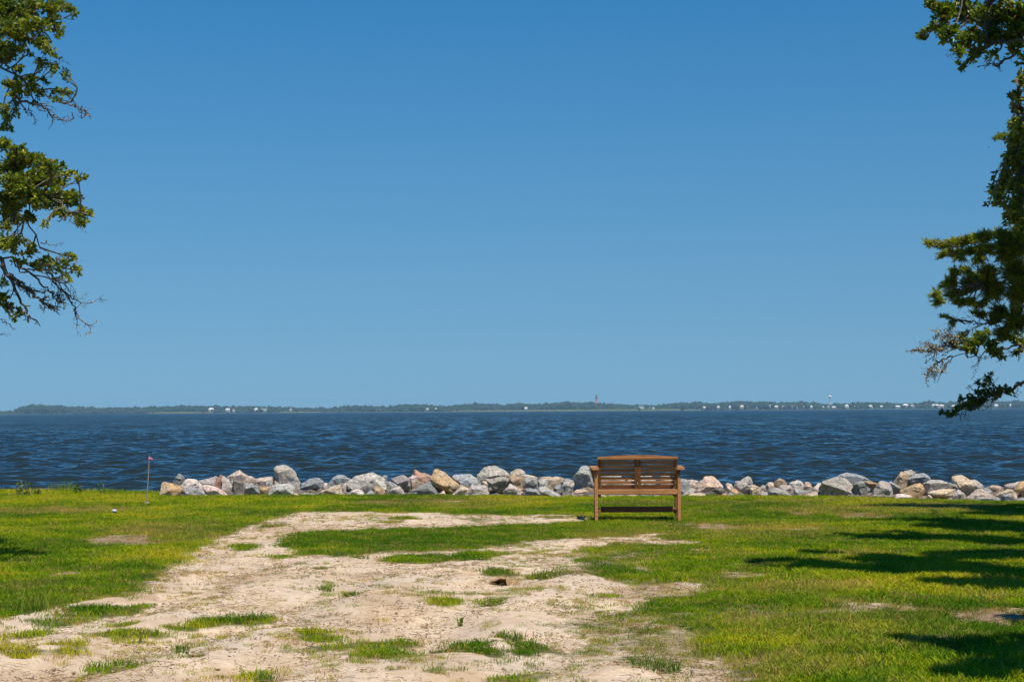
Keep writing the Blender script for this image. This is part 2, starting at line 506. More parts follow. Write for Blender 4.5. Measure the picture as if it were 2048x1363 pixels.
spos = t.n('ShaderNodeSeparateXYZ'); t.l(co, spos.inputs[0])
off_ = t.n('ShaderNodeMapRange'); off_.interpolation_type = 'SMOOTHSTEP'
for i_, v_ in ((1, 35.0), (2, 260.0), (3, 0.42), (4, 2.0)): off_.inputs[i_].default_value = v_
t.l(spos.outputs['Y'], off_.inputs[0])                     # choppier farther from the lee shore
sl = t.n('ShaderNodeVectorMath', operation='SCALE')
t.l(vadd(vscale(toward_shore(s1), (.5, 1.0, 0)), vscale(toward_shore(s2), (.4, 1.0, 0))), sl.inputs[0]); t.l(off_.outputs[0], sl.inputs['Scale'])
g1 = t.noise(1.0, 3, 0.6, t.mapped(co, (.85, .07, 1)))       # groups of steeper waves
g2 = t.noise(1.0, 3, 0.6, t.mapped(co, (.16, .012, 1)))
gust = t.math('MULTIPLY', t.ramp(g1, [(0.34, (.18,) * 3), (0.66, (1, 1, 1))]), t.ramp(g2, [(0.3, (.55,) * 3), (0.7, (1, 1, 1))]))
sl2 = t.n('ShaderNodeVectorMath', operation='SCALE')
t.l(sl.outputs[0], sl2.inputs[0]); t.l(t.math('MULTIPLY', gust, 2.3), sl2.inputs['Scale'])
nv = vadd(geo.outputs['Normal'], sl2.outputs[0])
nn = t.n('ShaderNodeVectorMath', operation='NORMALIZE'); t.l(nv, nn.inputs[0])
t.l(nn.outputs[0], t.b.inputs['Normal'])
t.set(Roughness=0.06, IOR=1.33)
t.b.inputs['Base Color'].default_value = (0.016, 0.026, 0.028, 1)
M_WATER = t.m

rows = [26.0]
while rows[-1] < 9000:
    d = rows[-1]
    rows.append(d + max(0.13, 0.0000145 * d * d + 0.0006 * d if d > 60 else 0.13))
rows = np.array(rows)
tt = np.concatenate([np.linspace(-1.4, -0.40, 16)[:-1], np.linspace(-0.40, 0.40, 350), np.linspace(0.40, 1.4, 16)[1:]])
WX = rows[:, None] * tt[None, :]
WY = np.repeat(rows[:, None], len(tt), 1)
wr = np.random.default_rng(21)
WZ = np.full(WX.shape, WATER_Z)
step_y = np.gradient(rows)[:, None]
step_x = rows[:, None] * np.gradient(tt)[None, :]
for k in range(76):
    lam = 0.42 * (2.7 / 0.42) ** (wr.random() ** 1.15)
    ang = math.radians(wr.normal(-78, 30))              # travels towards the camera and a little to one side
    kx, ky = math.cos(ang) * 2 * math.pi / lam, math.sin(ang) * 2 * math.pi / lam
    amp = 0.0066 * lam ** 0.9
    res = np.clip(1.6 - 3.2 * (abs(ky) * step_y + abs(kx) * step_x) / (2 * math.pi), 0, 1)   # fade what the grid cannot carry
    ph = kx * WX + ky * WY + wr.random() * 6.28 + 2.2 * (fbm(WX * .16, WY * .16, 2, k * 1.3) - .5) * 6
    grp = 0.35 + 1.3 * vnoise(WX * .22 + k * 3.3, WY * .22 + k * 7.7)
    WZ += amp * res * grp * (np.sin(ph) + 0.2 * np.cos(2 * ph))
calm = smooth(28, 40, WY)
WZ = WATER_Z + (WZ - WATER_Z) * (0.35 + 0.65 * calm)
water = np_mesh('water', np.stack([WX, WY, WZ], -1).reshape(-1, 3), grid_quads(len(rows), len(tt)), M_WATER, smooth_shade=True)
tag(water, 'choppy dark blue sound between the shore and the far land', kind='structure')

# ------------------------------------------------------------------ the far shore
FAR = 5500.0
M_FARLAND = plain('far_ground', (0.13, 0.13, 0.06), 0.9, 0.3, 0.02)
lv, lf = [], []
nx = 240
for i in range(nx + 1):
    x = -3600 + 7200 * i / nx
    y0 = FAR + 18 * math.sin(x * .004) + 14 * (mnoise.noise(Vector((x * .01, 0, 0))))
    for (dy, z) in ((0, -1.6), (14, 0.1), (60, 0.9), (900, 2.0)):
        lv.append((x, y0 + dy, z))
for i in range(nx):
    for j in range(3):
        a = i * 4 + j
        lf.append((a, a + 4, a + 5, a + 1))
land = mesh_obj('far_land', lv, lf, M_FARLAND, smooth_shade=True)
tag(land, 'low far shore across the water', kind='structure')

TOP = [(-1400, 815), (-300, 818), (0, 820), (30, 820), (40, 812), (60, 808), (100, 809), (130, 811), (200, 814), (250, 813), (300, 813), (360, 810), (400, 810), (450, 811), (500, 811), (560, 812), (620, 814), (655, 815),
       (680, 812), (700, 809), (750, 811), (770, 812), (800, 808), (850, 807), (875, 811), (900, 810), (960, 805), (1000, 808), (1040, 805), (1070, 807), (1100, 804), (1140, 803), (1190, 804), (1230, 806), (1260, 809), (1310, 809), (1360, 803),
       (1400, 803), (1430, 806), (1470, 801), (1540, 802), (1580, 803), (1600, 801), (1625, 803), (1645, 807), (1700, 805), (1740, 803), (1780, 804), (1820, 805), (1850, 803), (1860, 801), (1875, 804), (1890, 803), (1920, 801), (1960, 802),
       (2000, 801), (2048, 801), (2500, 800), (3400, 803)]
tpx = np.array([a for a, b in TOP]); tpy = np.array([b for a, b in TOP])
t = NT('far_foliage')
fa = t.attr('tint')
n1 = t.noise(0.12, 3, 0.6, t.coord())
t.color(t.mix(t.ramp(n1, [(0.4, (0, 0, 0)), (0.6, (0.6,) * 3)]), t.ramp(fa, [(0, (0.008, 0.028, 0.016)), (0.6, (0.014, 0.042, 0.018)), (1, (0.034, 0.062, 0.024))]), (0.008, 0.024, 0.014)))
t.set(Roughness=0.9)
M_FARLEAF = t.m
# one lumpy crown, many times, joined to a far wood
bm = bmesh.new()
bmesh.ops.create_icosphere(bm, subdivisions=2, radius=1.0)
cv = np.array([v.co[:] for v in bm.verts]); cf = np.array([[v.index for v in f.verts] for f in bm.faces])
bm.free()
HOUSE_PX = [(422, 10), (455, 8), (467, 5), (512, 7), (528, 11), (581, 5), (757, 9), (854, 6), (872, 4), (1052, 6), (1283, 10), (1303, 10), (1392, 3), (1409, 5), (1420, 6), (1437, 5), (1460, 4), (1484, 9), (1494, 4), (1514, 5), (1525, 9), (1541, 6), (1553, 7), (1568, 8), (1588, 14), (1609, 4), (1621, 8), (1647, 3), (1657, 5), (1668, 8), (1694, 7), (1713, 8), (1741, 8), (1763, 5), (1796, 9), (1812, 10), (1825, 7), (1878, 22), (1908, 8), (1941, 5), (1993, 8), (2021, 7)]
allV, allF, tint = [], [], []
off = 0
fr = np.random.default_rng(5)
for px in np.arange(-900, 2900, 3.1):
    for row in range(3):
        ppx = px + fr.normal(0, 1.5)
        top = np.interp(ppx, tpx, tpy) + (0, 2.5, 5.5)[row] + abs(fr.normal(0, 1.1)) - (1.6 if fr.random() < .12 else 0)
        d = FAR + (150, 80, 38)[row] + fr.normal(0, 12)
        p = P(ppx, top, d)
        rad = fr.uniform(5, 10) * (1.0, .9, .75)[row]
        hgt = max(2.5, p.z - 0.5)
        if hgt < 4: rad *= .6
        jit = 1 + 0.25 * (fr.random(len(cv)) - .5) * 2
        v = cv * jit[:, None] * np.array([rad, rad, min(hgt * .55, rad * 1.1)])
        v[:, 2] = np.where(v[:, 2] < 0, v[:, 2] * max(1.0, hgt * .6 / max(1, min(hgt * .55, rad * 1.1))), v[:, 2])
        v += np.array([p.x, d, p.z - min(hgt * .55, rad * 1.1)])
        v[:, 2] = np.maximum(v[:, 2], 0.2)
        allV.append(v); allF.append(cf + off); off += len(cv)
        tint.append(np.full(len(cv), fr.random()))
    # low scrub by the water
    ppx = px + fr.normal(0, 2); d = FAR + 26 + fr.normal(0, 4)
    p = P(ppx, hor(ppx), d); rad = fr.uniform(3, 6)
    if fr.random() < .8 and not any(abs(ppx - q) < w_ * .5 + 2.5 for q, w_ in HOUSE_PX):
        v = cv * (1 + 0.3 * (fr.random(len(cv)) - .5))[:, None] * np.array([rad * 1.4, rad, rad * fr.uniform(.7, 1.5)]) + np.array([p.x, d, 1.5])
        v[:, 2] = np.maximum(v[:, 2], 0.1)
        allV.append(v); allF.append(cf + off); off += len(cv); tint.append(np.full(len(cv), fr.uniform(.5, 1)))
wood = np_mesh('far_woods', np.concatenate(allV), np.concatenate(allF), M_FARLEAF, nper=3)
a = wood.data.attributes.new('tint', 'FLOAT', 'POINT'); a.data.foreach_set('value', np.concatenate(tint).astype(np.float32))
tag(wood, 'hazy belt of trees along the far shore', 'woods', kind='stuff')

M_MARSH = plain('marsh_reed', (0.13, 0.145, 0.055), 0.9, 0.3, 0.05)
mv, mf = [], []
for (x0, x1, hh) in ((300, 425, 4.6), (560, 640, 3), (905, 1180, 4.2), (1180, 1360, 4.6), (1370, 1400, 3)):
    for q in range(int((x1 - x0) * 2.2)):
        px = fr.uniform(x0, x1); d = FAR + fr.uniform(4, 24)
        p = P(px, hor(px), d); w = fr.uniform(2, 5); hgt = hh * fr.uniform(.6, 1.15)
        k = len(mv)
        mv += [(p.x - w, d, -0.6), (p.x + w, d, -0.6), (p.x + w * .9, d + 5, -0.6), (p.x - w * .9, d + 5, -0.6), (p.x - w * .5, d + 1.5, hgt), (p.x + w * .5, d + 2, hgt * fr.uniform(.8, 1.1))]
        mf += [(k, k + 1, k + 5, k + 4), (k + 1, k + 2, k + 5), (k + 2, k + 3, k + 4, k + 5), (k + 3, k, k + 4)]
marsh = mesh_obj('marsh_grass', mv, mf, M_MARSH)
tag(marsh, 'pale strip of marsh grass at the foot of the far woods', 'marsh grass', kind='stuff')

# ---- haze: the air over the sound
hz = NT('air_haze')
for n in list(hz.t.nodes):
    if n != hz.out: hz.t.nodes.remove(n)
pv = hz.n('ShaderNodeVolumePrincipled')
pv.inputs['Color'].default_value = (0.42, 0.74, 1.0, 1)
pv.inputs['Density'].default_value = 0.00007
pv.inputs['Anisotropy'].default_value = 0.0
hz.l(pv.outputs[0], hz.out.inputs['Volume'])
hx, hy0, hy1, hz0, hz1 = 4600, -70, 9400, -6, 75
hv_ = [(-hx, hy0, hz0), (hx, hy0, hz0), (hx, hy1, hz0), (-hx, hy1, hz0), (-hx, hy0, hz1), (hx, hy0, hz1), (hx, hy1, hz1), (-hx, hy1, hz1)]
hf_ = [(3, 2, 1, 0), (4, 5, 6, 7), (0, 1, 5, 4), (1, 2, 6, 5), (2, 3, 7, 6), (3, 0, 4, 7)]
haze = mesh_obj('haze', hv_, hf_, hz.m)
tag(haze, 'thin blue summer haze over the water', 'haze', kind='stuff')
# ------------------------------------------------------------------ houses, lighthouse and water tower across the water
def box_mesh(x0, x1, y0, y1, z0, z1):
    v = [(x0, y0, z0), (x1, y0, z0), (x1, y1, z0), (x0, y1, z0), (x0, y0, z1), (x1, y0, z1), (x1, y1, z1), (x0, y1, z1)]
    f = [(3, 2, 1, 0), (4, 5, 6, 7), (0, 1, 5, 4), (1, 2, 6, 5), (2, 3, 7, 6), (3, 0, 4, 7)]
    return v, f

M_HW = plain('house_white', (0.80, 0.79, 0.76), 0.6, 0.05, 0.3)
M_HC = plain('house_cream', (0.78, 0.66, 0.50), 0.6, 0.05, 0.3)
M_HP = plain('house_pinkish', (0.58, 0.45, 0.42), 0.6, 0.06, 0.3)
M_HG = plain('house_grey', (0.42, 0.44, 0.46), 0.6, 0.06, 0.3)
M_ROOF = plain('house_roof_grey', (0.30, 0.30, 0.32), 0.7, 0.1, 0.3)
M_ROOFW = plain('house_roof_pale', (0.78, 0.76, 0.73), 0.6, 0.05, 0.3)
M_PANE = plain('house_glass', (0.05, 0.07, 0.09), 0.2, 0.1, 0.3)
M_DECK = plain('house_deck_wood', (0.45, 0.40, 0.34), 0.8, 0.1, 0.3)

def house(px, wpx, top, base, mat, roofm, label, gable=True):
    d = FAR + 22
    s = d / F_PX
    p = P(px, hor(px), d)
    w = wpx * s; h = (base - top) * s
    zb = 0.6
    e = empty('house', (p.x, d, zb))
    tag(e, label, 'house', 'houses on the far shore')
    wall = h * (0.70 if gable else 0.86)
    dp = max(8.0, w * .7)
    sb = h * 0.13
    v, f = box_mesh(-w / 2, w / 2, 0, dp, sb, wall)
    mesh_obj('wall', v, f, mat, e)
    for xx in (-w / 2 + .6, w / 2 - .6):
        v, f = box_mesh(xx - .5, xx + .5, .3, dp - .3, -1.2, sb)
        mesh_obj('pier', v, f, M_DECK, e)
    ov = w * .06
    if gable:
        rv = [(-w / 2 - ov, -ov, wall + .02), (w / 2 + ov, -ov, wall + .02), (w / 2 + ov, dp + ov, wall + .02), (-w / 2 - ov, dp + ov, wall + .02), (-w * .32, dp / 2, h), (w * .32, dp / 2, h)]
        rf = [(3, 2, 1, 0), (0, 1, 5, 4), (1, 2, 5), (2, 3, 4, 5), (3, 0, 4)]
    else:
        rv, rf = box_mesh(-w / 2 - ov, w / 2 + ov, -ov, dp + ov, wall + .02, h)
    mesh_obj('roof', rv, rf, roofm, e)
    nwin = max(2, int(w / 4.5))
    for fl in range(2):
        zc = sb + (wall - sb) * (.28 + .45 * fl)
        for i in range(nwin):
            xc = -w / 2 + w * (i + .5) / nwin
            v, f = box_mesh(xc - .9, xc + .9, -.08, .05, zc - .9, zc + .9)
            mesh_obj('window', v, f, M_PANE, e)
    v, f = box_mesh(-w * .45, w * .45, -2.6, -.1, sb + (wall - sb) * .5 - .2, sb + (wall - sb) * .5 + .12)
    mesh_obj('deck', v, f, M_DECK, e)
    return e

W_, C_, P_, G_ = M_HW, M_HC, M_HP, M_HG
HOUSES = [
 (422, 10, 814, 824, W_, M_ROOFW, 'white house on far shore, leftmost of the cluster under the left woods'),
 (455, 8, 815, 824, W_, M_ROOFW, 'white house on far shore, second from the left'),
 (467, 5, 817, 824, W_, M_ROOF, 'narrow white house on far shore, third from the left'),
 (512, 7, 815, 824, W_, M_ROOFW, 'white house on far shore, fourth from the left'),
 (528, 11, 816, 824, W_, M_ROOFW, 'wide low white house on far shore, fifth from the left'),
 (581, 5, 815, 823, W_, M_ROOF, 'small white house alone on far shore, right of the left cluster'),
 (757, 9, 817, 823, P_, M_ROOF, 'low brownish house among trees on far shore, left of the lighthouse'),
 (854, 6, 815, 822, G_, M_ROOFW, 'small grey house on far shore, left of a dim paler one'),
 (872, 4, 815, 822, G_, M_ROOFW, 'narrow dim house on far shore, far left of the lighthouse'),
 (1052, 6, 812, 820, W_, M_ROOFW, 'white house with bright roof on far marsh, left of the lighthouse'),
 (1283, 10, 810, 818, W_, M_ROOFW, 'flat white building on far shore, first right of the lighthouse'),
 (1300, 4, 812, 818, W_, M_ROOF, 'tiny white house on far shore, second right of the lighthouse'),
 (1307, 4, 812, 818, W_, M_ROOFW, 'tiny white house on far shore, third right of the lighthouse'),
 (1392, 3, 812, 818, W_, M_ROOFW, 'sliver of a white house on far shore, fourth right of the lighthouse'),
 (1409, 5, 811, 818, W_, M_ROOFW, 'small white house on far shore, fifth right of the lighthouse'),
 (1420, 6, 812, 818, G_, M_ROOF, 'small grey house on far shore, sixth right of the lighthouse'),
 (1437, 5, 810, 818, C_, M_ROOFW, 'tan house on far shore, seventh right of the lighthouse'),
 (1460, 4, 810, 818, W_, M_ROOFW, 'tall narrow white house on far shore, left of a wide cream house'),
 (1484, 9, 809, 818, C_, M_ROOFW, 'wide cream house on far shore, brightest left of the water tower'),
 (1494, 4, 810, 818, G_, M_ROOF, 'narrow grey house touching the wide cream house on far shore'),
 (1514, 5, 811, 818, W_, M_ROOF, 'small white house on far shore, right of the cream house'),
 (1525, 9, 810, 818, P_, M_ROOF, 'pinkish house on far shore, second right of the cream house'),
 (1541, 6, 809, 818, W_, M_ROOFW, 'bright white house on far shore, third right of the cream house'),
 (1553, 7, 810, 818, P_, M_ROOFW, 'pinkish house on far shore, fourth right of the cream house'),
 (1568, 8, 810, 818, P_, M_ROOF, 'pinkish house on far shore, fifth right of the cream house'),
 (1588, 14, 810, 818, W_, M_ROOF, 'broad pale house on far shore, widest left of the water tower'),
 (1609, 4, 810, 817, G_, M_ROOF, 'dim grey house on far shore, right of the broad pale house'),
 (1621, 8, 809, 817, W_, M_ROOFW, 'white roofed house on far shore, third left of the water tower'),
 (1647, 3, 811, 817, G_, M_ROOFW, 'narrow grey house on far shore, just left of the water tower'),
 (1657, 5, 810, 817, G_, M_ROOF, 'grey house on far shore directly below the water tower'),
 (1668, 8, 811, 817, P_, M_ROOFW, 'pinkish house on far shore, first right of the water tower'),
 (1694, 7, 808, 817, W_, M_ROOFW, 'white house on far shore, second right of the water tower'),
 (1713, 8, 810, 817, G_, M_ROOFW, 'grey house on far shore, third right of the water tower'),
 (1741, 8, 808, 816, W_, M_ROOFW, 'white roofed house on far shore, fourth right of the water tower'),
 (1763, 5, 809, 816, G_, M_ROOFW, 'small grey house on far shore, fifth right of the water tower'),
 (1796, 9, 809, 816, W_, M_ROOFW, 'white house on far shore, left of the tall white pair'),
 (1812, 10, 806, 816, W_, M_ROOFW, 'tall bright white house on far shore, left of the pair'),
 (1825, 7, 807, 816, W_, M_ROOF, 'tall white house with grey roof, right of the pair'),
 (1872, 14, 807, 816, W_, M_ROOFW, 'largest white house on far shore, left of the hanging oak branch'),
 (1884, 9, 808, 816, P_, M_ROOFW, 'pinkish wing house joined beside the largest white house'),
 (1908, 8, 808, 815, W_, M_ROOFW, 'white house on far shore behind the hanging oak branch tip'),
 (1941, 5, 811, 815, W_, M_ROOF, 'small white house on far shore under the hanging oak branch'),
 (1993, 8, 807, 815, W_, M_ROOFW, 'white house on far shore, second from the right edge'),
 (2021, 7, 807, 815, W_, M_ROOFW, 'white house on far shore, nearest the right edge'),
]
for (px, w, tp, bs, m, rm, lb) in HOUSES:
    house(px, w, tp, bs, m, rm, lb, gable=not lb.startswith(('flat', 'wide low')))

def lathe(prof, seg=24):
    v, f = [], []
    n = len(prof)
    for i in range(seg):
        a = 2 * math.pi * i / seg
        for r, z in prof:
            v.append((r * math.cos(a), r * math.sin(a), z))
    for i in range(seg):
        j = (i + 1) % seg
        for k in range(n - 1):
            f.append((i * n + k, j * n + k, j * n + k + 1, i * n + k + 1))
    f.append(tuple(i * n + n - 1 for i in range(seg)))
    f.append(tuple(i * n for i in reversed(range(seg))))
    return v, f

d = FAR + 95
p = P(1193, hor(1193), d)
lh = empty('lighthouse', (p.x, d, 1.0))
tag(lh, 'red brick lighthouse rising above the far trees', 'lighthouse')
M_BRICK = plain('lighthouse_brick', (0.42, 0.13, 0.09), 0.85, 0.15, 0.4)
M_IRON = plain('lighthouse_iron', (0.02, 0.022, 0.025), 0.4, 0.2, 0.4)
M_LGLASS = plain('lantern_glass', (0.12, 0.16, 0.2), 0.1, 0.1, 0.4)
K = d / F_PX
H = 32.5 * K
v, f = lathe([(4.6, 0), (4.6, 2), (4.1, 2.4), (3.0, H * .72)], 20); mesh_obj('tower', v, f, M_BRICK, lh, True)
v, f = lathe([(3.0, H * .72), (3.9, H * .76), (4.1, H * .765), (4.1, H * .785), (2.6, H * .79)], 20); mesh_obj('gallery', v, f, M_IRON, lh)
v, f = lathe([(2.4, H * .79), (2.4, H * .88)], 12); mesh_obj('lantern', v, f, M_LGLASS, lh)
v, f = lathe([(3.1, H * .88), (1.6, H * .93), (.5, H * .96), (.35, H)], 12); mesh_obj('dome', v, f, M_IRON, lh)
for zz in (.25, .45, .62):
    v, f = box_mesh(-.5, .5, -4.6, -3.0, H * zz - 1, H * zz + 1); mesh_obj('window', v, f, M_PANE, lh)

d = FAR + 110
p = P(1660.5, hor(1660), d)
wt = empty('water_tower', (p.x, d, 1.0))
tag(wt, 'white ball shaped water tower on a slim stem above the far trees', 'water tower')
K = d / F_PX
H = 27.5 * K
v, f = lathe([(3.4, 0), (2.0, 6), (1.5, 10), (1.5, H - 11), (2.4, H - 9.2)], 16); mesh_obj('stem', v, f, M_HW, wt, True)
R = 5.0
prof = [(2.4, H - 9.2)] + [(R * math.cos(a), H - R * .95 + R * .95 * math.sin(a)) for a in np.linspace(-1.05, 1.5, 14)]
v, f = lathe(prof, 24); mesh_obj('tank', v, f, M_HW, wt, True)
v, f = lathe([(.5, H - .05), (.5, H + .8)], 8); mesh_obj('beacon', v, f, M_IRON, wt)

# ------------------------------------------------------------------ riprap boulders, each its own stone
RM = {
 'grey': rock_mat('granite_grey', (0.31, 0.305, 0.295), (0.21, 0.215, 0.22), (0.06, 0.06, 0.065)),
 'bluegrey': rock_mat('granite_blue_grey', (0.33, 0.345, 0.36), (0.24, 0.25, 0.27), (0.08, 0.085, 0.09)),
 'greyspeck': rock_mat('granite_speckled', (0.42, 0.40, 0.37), (0.27, 0.275, 0.28), (0.05, 0.05, 0.055), speck=0.8),
 'greywarm': rock_mat('granite_warm_grey', (0.40, 0.365, 0.32), (0.42, 0.31, 0.21), (0.12, 0.11, 0.10), 0.35),
 'greypale': rock_mat('granite_pale_grey', (0.47, 0.455, 0.43), (0.50, 0.43, 0.36), (0.15, 0.14, 0.135), 0.35),
 'greypink': rock_mat('granite_grey_pink', (0.42, 0.375, 0.355), (0.50, 0.36, 0.30), (0.14, 0.13, 0.13), 0.5),
 'pinkgrey': rock_mat('granite_mauve', (0.44, 0.355, 0.335), (0.36, 0.33, 0.33), (0.15, 0.12, 0.12), 0.5),
 'pale': rock_mat('granite_pale', (0.56, 0.51, 0.45), (0.42, 0.40, 0.37), (0.18, 0.16, 0.14), 0.45),
 'pinkwhite': rock_mat('granite_pink_white', (0.60, 0.51, 0.465), (0.52, 0.40, 0.36), (0.22, 0.18, 0.17), 0.4, 0.45),
 'palepink': rock_mat('granite_pale_pink', (0.57, 0.46, 0.39), (0.50, 0.35, 0.27), (0.22, 0.17, 0.15), 0.4, 0.45),
 'pink': rock_mat('granite_pink', (0.63, 0.47, 0.40), (0.58, 0.50, 0.45), (0.25, 0.17, 0.15), 0.4, 0.4),
 'tanpink': rock_mat('granite_tan_pink', (0.58, 0.41, 0.30), (0.56, 0.45, 0.37), (0.22, 0.15, 0.11), 0.4, 0.45),
 'tan': rock_mat('granite_tan', (0.56, 0.42, 0.28), (0.50, 0.44, 0.37), (0.2, 0.15, 0.1), 0.45, 0.45),
 'tanpale': rock_mat('granite_tan_pale', (0.56, 0.46, 0.34), (0.42, 0.39, 0.36), (0.18, 0.15, 0.11), 0.45, 0.5),
 'ochre': rock_mat('granite_ochre', (0.54, 0.335, 0.15), (0.47, 0.40, 0.33), (0.2, 0.12, 0.06), 0.5, 0.4),
 'red': rock_mat('granite_rust', (0.45, 0.225, 0.15), (0.40, 0.31, 0.26), (0.2, 0.1, 0.07), 0.4, 0.4),
 'brown': rock_mat('granite_brown', (0.26, 0.17, 0.11), (0.20, 0.16, 0.13), (0.08, 0.055, 0.04), 0.5, 0.4),
 'dark': rock_mat('granite_dark', (0.15, 0.13, 0.115), (0.23, 0.19, 0.155), (0.04, 0.035, 0.03), 0.4, 0.4),
}
TILES = {'A': (310, 10.24), 'B': (490, 10.24), 'C': (670, 10.24), 'D': (850, 10.24), 'E': (1030, 10.24), 'F': (1190, 10.24), 'G': (1360, 10.24), 'H': (1540, 10.24), 'I': (1700, 10.24), 'J': (1860, 10.894)}
